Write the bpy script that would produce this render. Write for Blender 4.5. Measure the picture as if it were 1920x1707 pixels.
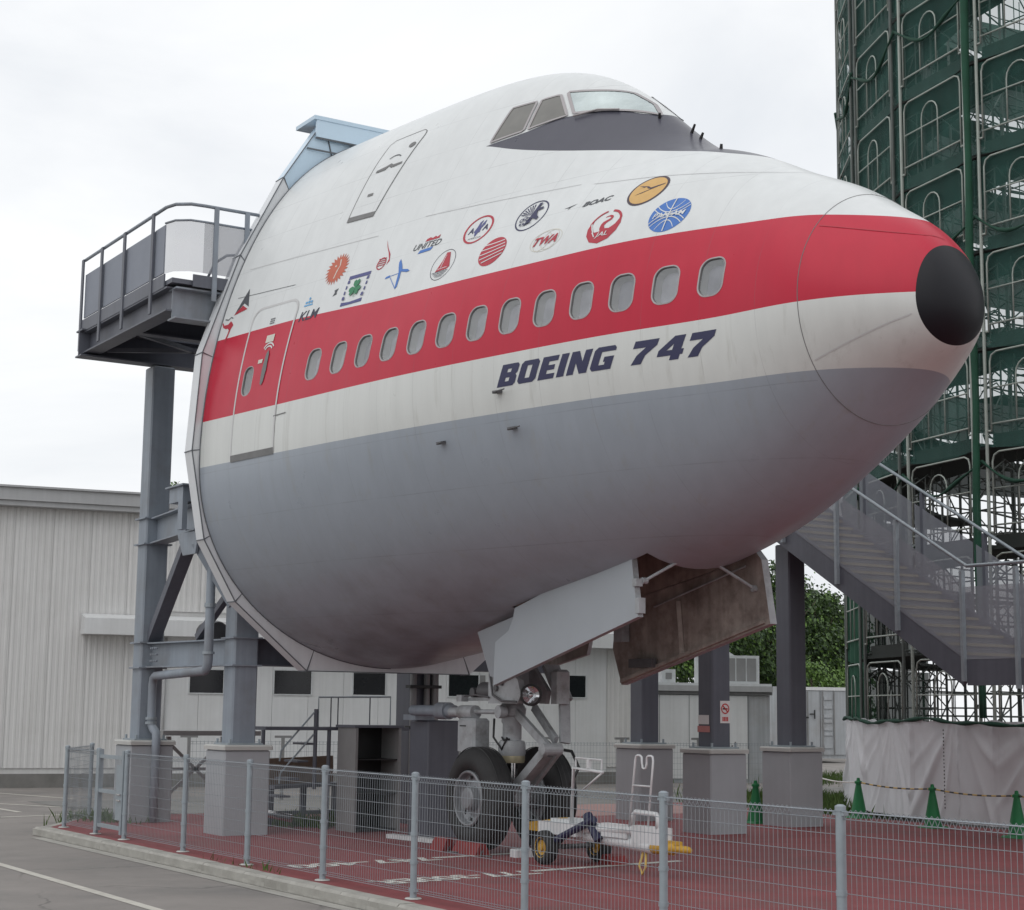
import bpy, bmesh, math, random
import numpy as np
from mathutils import Vector, Matrix
from mathutils.geometry import tessellate_polygon

for o in list(bpy.data.objects):
    bpy.data.objects.remove(o, do_unlink=True)
SC = bpy.context.scene
COL = SC.collection
R = math.radians

# ------------------------------------------------------------------ camera
def cam_axes(yaw, pitch, roll):
    f = np.array([-math.cos(yaw) * math.cos(pitch), math.sin(yaw) * math.cos(pitch), math.sin(pitch)])
    r = np.cross(f, [0, 0, 1]); r /= np.linalg.norm(r)
    u = np.cross(r, f)
    c, s = math.cos(roll), math.sin(roll)
    return c * r + s * u, -s * r + c * u, f
cr, cu, cf = cam_axes(.5604, .1471, .0122)
cam_d = bpy.data.cameras.new('camera')
cam = bpy.data.objects.new('camera', cam_d); COL.objects.link(cam)
cam_d.sensor_fit = 'HORIZONTAL'; cam_d.sensor_width = 36
cam_d.lens = 3216.76 / 1920 * 36
cam_d.clip_start = .1; cam_d.clip_end = 2000
M = Matrix([[cr[0], cu[0], -cf[0], 20.9535], [cr[1], cu[1], -cf[1], -8.3141], [cr[2], cu[2], -cf[2], 1.8332], [0, 0, 0, 1]])
cam.matrix_world = M
SC.camera = cam

# ------------------------------------------------------------------ world: overcast sky
SUN_EL, SUN_DIR = R(55), Vector((.25, -.62, 1.0))
world = bpy.data.worlds.new('World'); SC.world = world; world.use_nodes = True
nt = world.node_tree; nt.nodes.clear()
wo = nt.nodes.new('ShaderNodeOutputWorld'); bg = nt.nodes.new('ShaderNodeBackground')
sky = nt.nodes.new('ShaderNodeTexSky'); sky.sky_type = 'NISHITA'; sky.sun_disc = False
sky.sun_elevation = SUN_EL; sky.sun_rotation = math.atan2(SUN_DIR.x, SUN_DIR.y); sky.air_density = 1.2; sky.dust_density = 3
tc = nt.nodes.new('ShaderNodeTexCoord'); mp = nt.nodes.new('ShaderNodeMapping'); mp.inputs['Scale'].default_value = (1.5, 1.5, 4.0)
no = nt.nodes.new('ShaderNodeTexNoise'); no.inputs['Scale'].default_value = 1.6; no.inputs['Detail'].default_value = 6; no.inputs['Roughness'].default_value = .55
no.inputs['Distortion'].default_value = .6
rp = nt.nodes.new('ShaderNodeValToRGB'); rp.color_ramp.elements[0].position = .32; rp.color_ramp.elements[1].position = .62
rp.color_ramp.elements[0].color = (.86, .89, .93, 1); rp.color_ramp.elements[1].color = (1.08, 1.09, 1.10, 1)
sc_ = nt.nodes.new('ShaderNodeVectorMath'); sc_.operation = 'SCALE'; sc_.inputs['Scale'].default_value = .10
mx = nt.nodes.new('ShaderNodeMix'); mx.data_type = 'RGBA'; mx.inputs['Factor'].default_value = .93
L = nt.links.new
L(tc.outputs['Generated'], mp.inputs['Vector']); L(mp.outputs[0], no.inputs['Vector']); L(no.outputs['Fac'], rp.inputs['Fac'])
L(sky.outputs[0], sc_.inputs[0]); L(sc_.outputs[0], mx.inputs['A']); L(rp.outputs[0], mx.inputs['B'])
L(mx.outputs['Result'], bg.inputs['Color']); bg.inputs['Strength'].default_value = 1.0; L(bg.outputs[0], wo.inputs[0])

sun_d = bpy.data.lights.new('sun', 'SUN'); sun_d.energy = 0.55; sun_d.angle = R(70); sun_d.color = (1, .97, .93)
sun = bpy.data.objects.new('sun', sun_d); COL.objects.link(sun)
sun.rotation_euler = SUN_DIR.to_track_quat('Z', 'Y').to_euler(); sun.location = (0, -10, 40)
vs = SC.view_settings
vs.view_transform = 'Standard'; vs.look = 'None'; vs.gamma = 1; vs.exposure = 0.0; vs.use_curve_mapping = False

# ------------------------------------------------------------------ materials
MATS = {}
def lin(c):
    return tuple(((v / 255) / 12.92 if v / 255 <= .04045 else ((v / 255 + .055) / 1.055) ** 2.4) for v in c)
def mat(name, col, rough=.6, metal=0, var=.12, scale=3.0, bump=0.0, bscale=40, trans=0.0, coat=0, streak=0.0, spec=.5, dirt=None, dirt_amt=0.0):
    """procedural principled material; col is a linear base colour"""
    m = bpy.data.materials.new(name); m.use_nodes = True; MATS[name] = m
    t = m.node_tree; n = t.nodes; l = t.links.new
    b = n['Principled BSDF']; b.inputs['Roughness'].default_value = rough; b.inputs['Metallic'].default_value = metal
    b.inputs['Specular IOR Level'].default_value = spec; b.inputs['Coat Weight'].default_value = coat
    tcn = n.new('ShaderNodeTexCoord')
    ns = n.new('ShaderNodeTexNoise'); ns.inputs['Scale'].default_value = scale; ns.inputs['Detail'].default_value = 5; ns.inputs['Roughness'].default_value = .6
    l(tcn.outputs['Object'], ns.inputs['Vector'])
    rmp = n.new('ShaderNodeMapRange'); rmp.inputs['From Min'].default_value = .25; rmp.inputs['From Max'].default_value = .75
    rmp.inputs['To Min'].default_value = 1 - var; rmp.inputs['To Max'].default_value = 1 + var
    l(ns.outputs['Fac'], rmp.inputs['Value'])
    fac = rmp.outputs[0]
    if streak:
        mpn = n.new('ShaderNodeMapping'); mpn.inputs['Scale'].default_value = (9, 9, .35)
        l(tcn.outputs['Object'], mpn.inputs['Vector'])
        n2 = n.new('ShaderNodeTexNoise'); n2.inputs['Scale'].default_value = 1.3; n2.inputs['Detail'].default_value = 4
        l(mpn.outputs[0], n2.inputs['Vector'])
        r2 = n.new('ShaderNodeMapRange'); r2.inputs['From Min'].default_value = .35; r2.inputs['From Max'].default_value = .65
        r2.inputs['To Min'].default_value = 1 - streak; r2.inputs['To Max'].default_value = 1 + streak * .4
        l(n2.outputs['Fac'], r2.inputs['Value'])
        mu = n.new('ShaderNodeMath'); mu.operation = 'MULTIPLY'; l(fac, mu.inputs[0]); l(r2.outputs[0], mu.inputs[1]); fac = mu.outputs[0]
    vm = n.new('ShaderNodeVectorMath'); vm.operation = 'SCALE'; vm.inputs[0].default_value = col[:3]; l(fac, vm.inputs['Scale'])
    out = vm.outputs[0]
    if dirt:
        n3 = n.new('ShaderNodeTexNoise'); n3.inputs['Scale'].default_value = scale * .45; n3.inputs['Detail'].default_value = 7; n3.inputs['Roughness'].default_value = .65
        l(tcn.outputs['Object'], n3.inputs['Vector'])
        r3 = n.new('ShaderNodeMapRange'); r3.inputs['From Min'].default_value = .48; r3.inputs['From Max'].default_value = .72; r3.inputs['To Max'].default_value = dirt_amt
        l(n3.outputs['Fac'], r3.inputs['Value'])
        mxn = n.new('ShaderNodeMix'); mxn.data_type = 'RGBA'; l(r3.outputs[0], mxn.inputs['Factor']); l(out, mxn.inputs['A']); mxn.inputs['B'].default_value = (*dirt, 1); out = mxn.outputs['Result']
    l(out, b.inputs['Base Color'])
    if bump:
        nb = n.new('ShaderNodeTexNoise'); nb.inputs['Scale'].default_value = bscale; nb.inputs['Detail'].default_value = 3
        l(tcn.outputs['Object'], nb.inputs['Vector'])
        bn = n.new('ShaderNodeBump'); bn.inputs['Strength'].default_value = bump; bn.inputs['Distance'].default_value = .01
        l(nb.outputs['Fac'], bn.inputs['Height']); l(bn.outputs[0], b.inputs['Normal'])
    if trans:
        tr = n.new('ShaderNodeBsdfTransparent'); ms = n.new('ShaderNodeMixShader'); ms.inputs[0].default_value = trans
        o = n['Material Output']; l(b.outputs[0], ms.inputs[1]); l(tr.outputs[0], ms.inputs[2]); l(ms.outputs[0], o.inputs['Surface'])
    return m

mat('asphalt', (.245, .226, .211), .9, var=.13, scale=.9, bump=.5, bscale=90, dirt=(.15, .145, .14), dirt_amt=.75)
mat('red_paving', (.222, .053, .057), .75, var=.16, scale=1.6, bump=.25, bscale=120, dirt=(.13, .065, .06), dirt_amt=.7)
mat('concrete', (.36, .35, .32), .85, var=.12, scale=4, bump=.3, bscale=60, dirt=(.17, .16, .14), dirt_amt=.6)
mat('concrete_low', (.2, .195, .185), .9, var=.15, scale=3, dirt=(.1, .1, .09), dirt_amt=.6)
mat('pedestal_paint', (.37, .39, .41), .6, var=.05, scale=2, streak=.02)
mat('pedestal_cap', (.46, .46, .44), .7, var=.08, scale=3)
mat('white_line', (.50, .48, .43), .8, var=.18, scale=6)
mat('grass', (.07, .12, .025), .8, var=.4, scale=4)
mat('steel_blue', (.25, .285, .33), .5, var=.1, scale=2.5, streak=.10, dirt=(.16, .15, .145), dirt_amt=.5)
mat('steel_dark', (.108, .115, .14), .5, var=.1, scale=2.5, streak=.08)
mat('galv', (.30, .34, .37), .45, metal=.25, var=.1, scale=8)
mat('galv_wire', (.27, .30, .325), .45, metal=.3, var=.06, scale=8)
mat('white_metal', (.62, .64, .65), .45, var=.08, scale=5, dirt=(.42, .42, .41), dirt_amt=.5)
mat('fairing', (.70, .72, .74), .4, metal=0, var=.04, scale=2, streak=.04)
mat('fairing_sky_reflect', (.54, .68, .80), .3, metal=0, var=.05, scale=1)  # sky reflection on the top panels, painted in as a pale blue base
mat('joint_dark', (.12, .13, .145), .6, var=.1)
mat('perforated', (.25, .265, .30), .6, var=.08, trans=.28)
mat('perforated_solid', (.22, .24, .285), .6, var=.07, scale=2)
mat('perforated_open', (.30, .31, .34), .6, var=.08, trans=.5)
mat('cladding', (.68, .675, .665), .55, var=.04, scale=1.2, streak=.06, dirt=(.45, .44, .41), dirt_amt=.35)
mat('cladding_trim', (.43, .435, .44), .5, var=.06, scale=2, streak=.05)
mat('white_panel', (.70, .71, .715), .55, var=.04, scale=1.5, streak=.05, dirt=(.5, .5, .48), dirt_amt=.3)
mat('dark_glass', (.012, .013, .016), .12, var=.1)
mat('shutter_grey', (.25, .25, .25), .6, var=.08)
mat('black', (.02, .02, .021), .5, var=.2)
mat('rubber', (.021, .021, .022), .72, var=.25, scale=6, bump=.15, bscale=60)
mat('gear_white', (.34, .355, .37), .4, var=.14, scale=9, dirt=(.13, .12, .11), dirt_amt=.75)
mat('gear_dark', (.09, .09, .095), .5, var=.25, scale=10)
mat('chrome', (.75, .75, .76), .15, metal=1, var=.03)
mat('brass', (.42, .38, .26), .4, metal=.4, var=.1)
mat('lamp_glass', (.65, .66, .68), .06, metal=.8, var=.05)
mat('door_outer', (.33, .36, .39), .38, var=.05, scale=1.3, dirt=(.28, .29, .30), dirt_amt=.5)
mat('door_inner', (.34, .295, .265), .65, var=.3, scale=5, streak=.16, dirt=(.10, .07, .06), dirt_amt=.9)
mat('yellow', (.50, .29, .03), .55, var=.15, scale=8, dirt=(.2, .12, .03), dirt_amt=.6)
mat('red_cloth', (.20, .018, .018), .65, var=.2, scale=6)
mat('sign_white', (.72, .70, .69), .5, var=.04)
mat('sign_red', (.52, .03, .03), .5, var=.05)
mat('sign_pink', (.50, .20, .19), .5, var=.05)
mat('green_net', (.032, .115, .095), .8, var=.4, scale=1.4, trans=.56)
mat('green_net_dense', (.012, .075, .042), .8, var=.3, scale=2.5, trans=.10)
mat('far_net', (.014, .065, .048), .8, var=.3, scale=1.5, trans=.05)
mat('net_rope', (.008, .05, .03), .8, var=.2)
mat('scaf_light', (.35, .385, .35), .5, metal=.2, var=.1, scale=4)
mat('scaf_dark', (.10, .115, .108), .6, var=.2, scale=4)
mat('deck', (.022, .028, .025), .8, var=.2)
mat('tarp', (.66, .665, .69), .5, var=.05, scale=1.2, dirt=(.42, .41, .41), dirt_amt=.35)
mat('cone_green', (.008, .17, .05), .5, var=.1, scale=6)
mat('rope_yellow', (.6, .42, .12), .6, var=.1)
mat('rope_white', (.7, .7, .66), .6, var=.1)
mat('tread_yellow', (.42, .36, .22), .6, var=.1)
mat('bark', (.07, .055, .04), .9, var=.3, scale=6)
mat('leaf', (.05, .095, .025), .6, var=.45, scale=.8)
mat('leaf_dark', (.02, .045, .014), .6, var=.45, scale=.8)
mat('leaf_light', (.11, .20, .035), .6, var=.35, scale=.8)
mat('container_grey', (.42, .44, .46), .55, var=.08, scale=1.5, streak=.12, dirt=(.22, .15, .1), dirt_amt=.35)
mat('rust', (.16, .055, .025), .8, var=.3)
mat('wood', (.20, .145, .11), .8, var=.2, scale=5, streak=.1)
mat('paint_white', (.60, .59, .55), .8, var=.3, scale=9)
mat('navy', (.012, .013, .05), .5, var=.1)

def cracks(name, scale, width, col):
    m = MATS[name]; t = m.node_tree; n = t.nodes; l = t.links.new; b = n['Principled BSDF']
    src = b.inputs['Base Color'].links[0].from_socket
    tcn = n.new('ShaderNodeTexCoord'); ns = n.new('ShaderNodeTexNoise'); ns.inputs['Scale'].default_value = 1.1; ns.inputs['Detail'].default_value = 4; l(tcn.outputs['Object'], ns.inputs['Vector'])
    ad = n.new('ShaderNodeVectorMath'); ad.operation = 'MULTIPLY_ADD'; ad.inputs[1].default_value = (1.1, 1.1, 0); l(ns.outputs['Color'], ad.inputs[0]); l(tcn.outputs['Object'], ad.inputs[2])
    vo = n.new('ShaderNodeTexVoronoi'); vo.feature = 'DISTANCE_TO_EDGE'; vo.inputs['Scale'].default_value = scale; l(ad.outputs[0], vo.inputs['Vector'])
    mr = n.new('ShaderNodeMapRange'); mr.inputs['From Min'].default_value = 0; mr.inputs['From Max'].default_value = width; mr.inputs['To Min'].default_value = .65; mr.inputs['To Max'].default_value = 0; l(vo.outputs['Distance'], mr.inputs['Value'])
    n2 = n.new('ShaderNodeTexNoise'); n2.inputs['Scale'].default_value = .35; l(tcn.outputs['Object'], n2.inputs['Vector'])
    r2 = n.new('ShaderNodeMapRange'); r2.inputs['From Min'].default_value = .45; r2.inputs['From Max'].default_value = .6; l(n2.outputs['Fac'], r2.inputs['Value'])
    mu = n.new('ShaderNodeMath'); mu.operation = 'MULTIPLY'; l(mr.outputs[0], mu.inputs[0]); l(r2.outputs[0], mu.inputs[1])
    mx_ = n.new('ShaderNodeMix'); mx_.data_type = 'RGBA'; l(mu.outputs[0], mx_.inputs['Factor']); l(src, mx_.inputs['A']); mx_.inputs['B'].default_value = (*col, 1); l(mx_.outputs['Result'], b.inputs['Base Color'])
cracks('asphalt', .22, .006, (.07, .068, .066))

# ------------------------------------------------------------------ mesh helpers
class MB:
    def __init__(s): s.v = []; s.f = []; s.m = []
    def add(s, vs_, fs, mi=0):
        o = len(s.v); s.v += [tuple(map(float, p)) for p in vs_]; s.f += [tuple(i + o for i in f) for f in fs]; s.m += [mi] * len(fs); return s
    def box(s, a, b, mi=0):
        x0, y0, z0 = a; x1, y1, z1 = b
        x0, x1 = min(x0, x1), max(x0, x1); y0, y1 = min(y0, y1), max(y0, y1); z0, z1 = min(z0, z1), max(z0, z1)
        return s.add([(x0, y0, z0), (x1, y0, z0), (x1, y1, z0), (x0, y1, z0), (x0, y0, z1), (x1, y0, z1), (x1, y1, z1), (x0, y1, z1)],
                     [(0, 3, 2, 1), (4, 5, 6, 7), (0, 1, 5, 4), (1, 2, 6, 5), (2, 3, 7, 6), (3, 0, 4, 7)], mi)
    def cbox(s, a, b, ch, mi=0):
        """box with chamfered vertical and top edges"""
        x0, y0, z0 = a; x1, y1, z1 = b
        def ring(d, z, c): return [(x0 + d + c, y0 + d, z), (x1 - d - c, y0 + d, z), (x1 - d, y0 + d + c, z), (x1 - d, y1 - d - c, z), (x1 - d - c, y1 - d, z), (x0 + d + c, y1 - d, z), (x0 + d, y1 - d - c, z), (x0 + d, y0 + d + c, z)]
        v = ring(0, z0, ch) + ring(0, z1 - ch, ch) + ring(ch, z1, ch * .3)
        f = [tuple(reversed(range(8))), tuple(range(16, 24))]
        for k in (0, 8):
            for i in range(8): f.append((k + i, k + (i + 1) % 8, k + 8 + (i + 1) % 8, k + 8 + i))
        return s.add(v, f, mi)
    def beam(s, p0, p1, w, h, mi=0, up=(0, 0, 1)):
        """rectangular bar from p0 to p1, w across, h along up"""
        p0, p1 = Vector(p0), Vector(p1); d = (p1 - p0).normalized(); up = Vector(up)
        a = d.cross(up)
        if a.length < 1e-4: a = d.cross(Vector((1, 0, 0)))
        a.normalize(); u = a.cross(d).normalized()
        v = [p + a * (sx * w / 2) + u * (sz * h / 2) for p in (p0, p1) for sx, sz in ((-1, -1), (1, -1), (1, 1), (-1, 1))]
        return s.add(v, [(0, 1, 2, 3), (7, 6, 5, 4), (0, 4, 5, 1), (1, 5, 6, 2), (2, 6, 7, 3), (3, 7, 4, 0)], mi)
    def ibeam(s, p0, p1, w, h, t=.02, mi=0):
        p0, p1 = Vector(p0), Vector(p1)
        s.beam(p0 + Vector((0, 0, h / 2 - t / 2)), p1 + Vector((0, 0, h / 2 - t / 2)), w, t, mi)
        s.beam(p0 - Vector((0, 0, h / 2 - t / 2)), p1 - Vector((0, 0, h / 2 - t / 2)), w, t, mi)
        s.beam(p0, p1, t, h - 2 * t - .001, mi); return s
    def tube(s, pts, r, n=8, mi=0, closed=False, cap=True):
        pts = [Vector(p) for p in pts]; N = len(pts); rr = r if isinstance(r, (list, tuple)) else [r] * N
        o = len(s.v); prev = None
        for i, p in enumerate(pts):
            if closed: d = pts[(i + 1) % N] - pts[i - 1]
            else: d = pts[min(i + 1, N - 1)] - pts[max(i - 1, 0)]
            d.normalize()
            if prev is None:
                a = d.cross(Vector((0, 0, 1)))
                if a.length < 1e-3: a = d.cross(Vector((1, 0, 0)))
            else: a = prev - d * prev.dot(d)
            a.normalize(); prev = a; b = d.cross(a)
            for k in range(n):
                t = 2 * math.pi * k / n
                q = p + (a * math.cos(t) + b * math.sin(t)) * rr[i]; s.v.append(tuple(q))
        for i in range(N if closed else N - 1):
            j = (i + 1) % N
            for k in range(n):
                s.f.append((o + i * n + k, o + i * n + (k + 1) % n, o + j * n + (k + 1) % n, o + j * n + k)); s.m.append(mi)
        if cap and not closed:
            s.f.append(tuple(o + k for k in reversed(range(n)))); s.m.append(mi)
            s.f.append(tuple(o + (N - 1) * n + k for k in range(n))); s.m.append(mi)
        return s
    def cyl(s, p0, p1, r, n=12, mi=0, r1=None): return s.tube([p0, p1], [r, r if r1 is None else r1], n, mi)
    def lathe(s, c, axis, prof, n=24, mi=0):
        """prof: list of (radius, offset along axis)"""
        c = Vector(c); ax = Vector(axis).normalized(); a = ax.cross(Vector((0, 0, 1)))
        if a.length < 1e-3: a = Vector((1, 0, 0))
        a.normalize(); b = ax.cross(a); o = len(s.v)
        for r, h in prof:
            for k in range(n):
                t = 2 * math.pi * k / n; s.v.append(tuple(c + ax * h + (a * math.cos(t) + b * math.sin(t)) * r))
        for i in range(len(prof) - 1):
            for k in range(n):
                s.f.append((o + i * n + k, o + i * n + (k + 1) % n, o + (i + 1) * n + (k + 1) % n, o + (i + 1) * n + k)); s.m.append(mi)
        return s
    def prism(s, poly, axis, a, b, mi=0):
        """poly: 2D points in the two other axes, extruded along axis ('x','y','z') from a to b"""
        n = len(poly)
        def P(p, h): return {'x': (h, p[0], p[1]), 'y': (p[0], h, p[1]), 'z': (p[0], p[1], h)}[axis]
        v = [P(p, a) for p in poly] + [P(p, b) for p in poly]
        f = [(i, (i + 1) % n, n + (i + 1) % n, n + i) for i in range(n)]
        o = [tuple(range(n)), tuple(reversed(range(n, 2 * n)))]
        return s.add(v, f + o, mi)
    def build(s, name, mats, parent=None, smooth=False, fix=True, auto=None):
        me = bpy.data.meshes.new(name); me.from_pydata(s.v, [], s.f); 
        if isinstance(mats, str): mats = [mats]
        for m in mats: me.materials.append(MATS[m])
        me.polygons.foreach_set('material_index', s.m)
        if fix:
            bm = bmesh.new(); bm.from_mesh(me); bmesh.ops.recalc_face_normals(bm, faces=bm.faces); bm.to_mesh(me); bm.free()
        if smooth:
            me.polygons.foreach_set('use_smooth', [True] * len(me.polygons))
            if auto: me.set_sharp_from_angle(angle=R(auto))
        me.update()
        o = bpy.data.objects.new(name, me); COL.objects.link(o)
        if parent is not None: adopt(o, parent)
        return o
def world_loc(p):
    v = Vector(p.location)
    while p.parent: p = p.parent; v = v + Vector(p.location)
    return v
def adopt(o, parent):
    """part whose mesh is in scene coordinates: keep it there under its thing"""
    o.parent = parent
    o.matrix_parent_inverse = Matrix.Translation(-ROOTLOC.get(parent.name, Vector((0, 0, 0))))
ROOTLOC = {}
def tag(o, label=None, cat=None, group=None, kind=None):
    if label: o['label'] = label
    if cat: o['category'] = cat
    if group: o['group'] = group
    if kind: o['kind'] = kind
    return o
def thing(name, label, cat, loc=(0, 0, 0), group=None):
    o = bpy.data.objects.new(name, None); COL.objects.link(o); o.location = loc; o.empty_display_size = .3
    ROOTLOC[o.name] = Vector(loc)
    return tag(o, label, cat, group)
def dup(root, loc, label=None, rz=0, group=None):
    r = root.copy(); COL.objects.link(r); r.location = loc; r.rotation_euler = (0, 0, rz); ROOTLOC[r.name] = Vector(loc)
    if label: r['label'] = label
    if group: r['group'] = group
    for ch in [c for c in bpy.data.objects if c.parent == root]:
        c = ch.copy(); COL.objects.link(c); c.parent = r; c.matrix_parent_inverse = ch.matrix_parent_inverse.copy()
        for g in [x for x in bpy.data.objects if x.parent == ch]:
            d = g.copy(); COL.objects.link(d); d.parent = c; d.matrix_parent_inverse = g.matrix_parent_inverse.copy()
    return r
def clone(o, parent, dloc=(0, 0, 0), rz=0):
    c = o.copy(); COL.objects.link(c); c.parent = parent; c.matrix_parent_inverse = o.matrix_parent_inverse.copy()
    c.location = dloc; c.rotation_euler = (0, 0, rz); return c
# ------------------------------------------------------------------ aircraft nose surface
YC, XT = 2.8, 10.673
QS = np.array([0, .3, .5, .8, 1.1, 1.4, 1.75, 2.1, 2.45, 2.8, 3.25])
TAB = np.array([[0.0, 0.304, 0.491, 0.814, 1.073, 1.228, 1.584, 1.917, 2.246, 2.523, 2.852], [0.0, 0.264, 0.425, 0.737, 1.196, 1.557, 1.917, 2.18, 2.327, 2.423, 2.501], [0.0, 0.279, 0.443, 0.715, 1.187, 1.647, 2.21, 2.397, 2.549, 2.901, 3.844], [5.45, 5.403, 5.423, 5.488, 5.525, 5.446, 5.396, 5.378, 5.3, 5.081, 4.855], [0.0, 0.383, 0.61, 0.87, 1.113, 1.414, 1.992, 3.139, 4.088, 4.536, 4.878], [0.0, 0.306, 0.412, 0.526, 0.575, 0.558, 0.49, 0.551, 0.955, 1.629, 2.471], [0.0, 0.272, 0.435, 0.621, 0.755, 0.865, 1.018, 1.245, 1.587, 2.134, 3.346]])
def cspline(xs, ys, x):
    n = len(xs); h = np.diff(xs); A = np.zeros((n, n)); b = np.zeros(n)
    A[0, 0] = 2; A[0, 1] = 1; b[0] = 3 * (ys[1] - ys[0]) / h[0]
    A[-1, -1] = 2; A[-1, -2] = 1; b[-1] = 3 * (ys[-1] - ys[-2]) / h[-1]
    for i in range(1, n - 1):
        A[i, i - 1] = 1 / h[i - 1]; A[i, i] = 2 * (1 / h[i - 1] + 1 / h[i]); A[i, i + 1] = 1 / h[i]
        b[i] = 3 * ((ys[i] - ys[i - 1]) / h[i - 1] ** 2 + (ys[i + 1] - ys[i]) / h[i] ** 2)
    m = np.linalg.solve(A, b)
    i = np.clip(np.searchsorted(xs, x) - 1, 0, n - 2); t = (x - xs[i]) / h[i]
    return ys[i] * (2 * t ** 3 - 3 * t ** 2 + 1) + m[i] * h[i] * (t ** 3 - 2 * t ** 2 + t) + ys[i + 1] * (-2 * t ** 3 + 3 * t ** 2) + m[i + 1] * h[i] * (t ** 3 - t ** 2)
def section(x, th):
    """x (n,), th (n,m) or (m,) -> half-width Y and height Z"""
    q = np.sqrt(np.maximum(XT - np.asarray(x, float), 0))
    a, bl, bu, zc, ht, ru, su = [cspline(QS, TAB[k], q)[:, None] for k in range(7)]
    th = np.atleast_2d(th); c, s = np.cos(th), np.sin(th)
    b = np.where(s < 0, bl, bu)
    r1 = np.sqrt(a * a * c * c + b * b * s * s) + 1e-9; d1 = (b * b - a * a) * s * c / r1
    o = ht - su
    r2 = np.sqrt(ru * ru * c * c + su * su * s * s) + 1e-9; h2 = o * s + r2; d2 = o * c + (su * su - ru * ru) * s * c / r2
    k = .06 * a + 1e-6; e = np.clip((r1 - h2) / k, -50, 50)
    w = 1 / (1 + np.exp(-e)); h = np.maximum(r1, h2) + k * np.log1p(np.exp(-np.abs(e))); d = w * d1 + (1 - w) * d2
    return h * c - d * s, h * s + d * c + zc
TH = np.linspace(-math.pi / 2, math.pi / 2, 481)
def surf(xs, ss, off=0.0, side=1):
    """point at station x and girth s (metres up the skin from the window line z=5.87), lifted by off"""
    xs = np.asarray(xs, float); ss = np.asarray(ss, float)
    def at(x, s):
        Y, Z = section(x, TH)
        L_ = np.concatenate([np.zeros((len(x), 1)), np.cumsum(np.hypot(np.diff(Y, axis=1), np.diff(Z, axis=1)), axis=1)], 1)
        out = np.empty((len(x), 3))
        for i in range(len(x)):
            l0 = np.interp(5.87, Z[i], L_[i]); t = s[i] + l0
            out[i] = (x[i], np.interp(t, L_[i], Y[i]), np.interp(t, L_[i], Z[i]))
        return out
    P = at(xs, ss)
    if off:
        e = .01
        dx = at(xs + e, ss) - at(xs - e, ss); ds = at(xs, ss + e) - at(xs, ss - e)
        n = np.cross(ds, dx); n /= np.linalg.norm(n, axis=1)[:, None] + 1e-12
        n *= np.where((n[:, 1] * P[:, 1] + n[:, 2] * (P[:, 2] - 5.4)) < 0, -1, 1)[:, None]
        P = P + n * off
    P[:, 1] = YC - side * P[:, 1]
    return P
def z2s(x, z):
    Y, Z = section(np.array([x]), TH); L_ = np.concatenate([[0], np.cumsum(np.hypot(np.diff(Y[0]), np.diff(Z[0])))])
    return float(np.interp(z, Z[0], L_) - np.interp(5.87, Z[0], L_))

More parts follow.
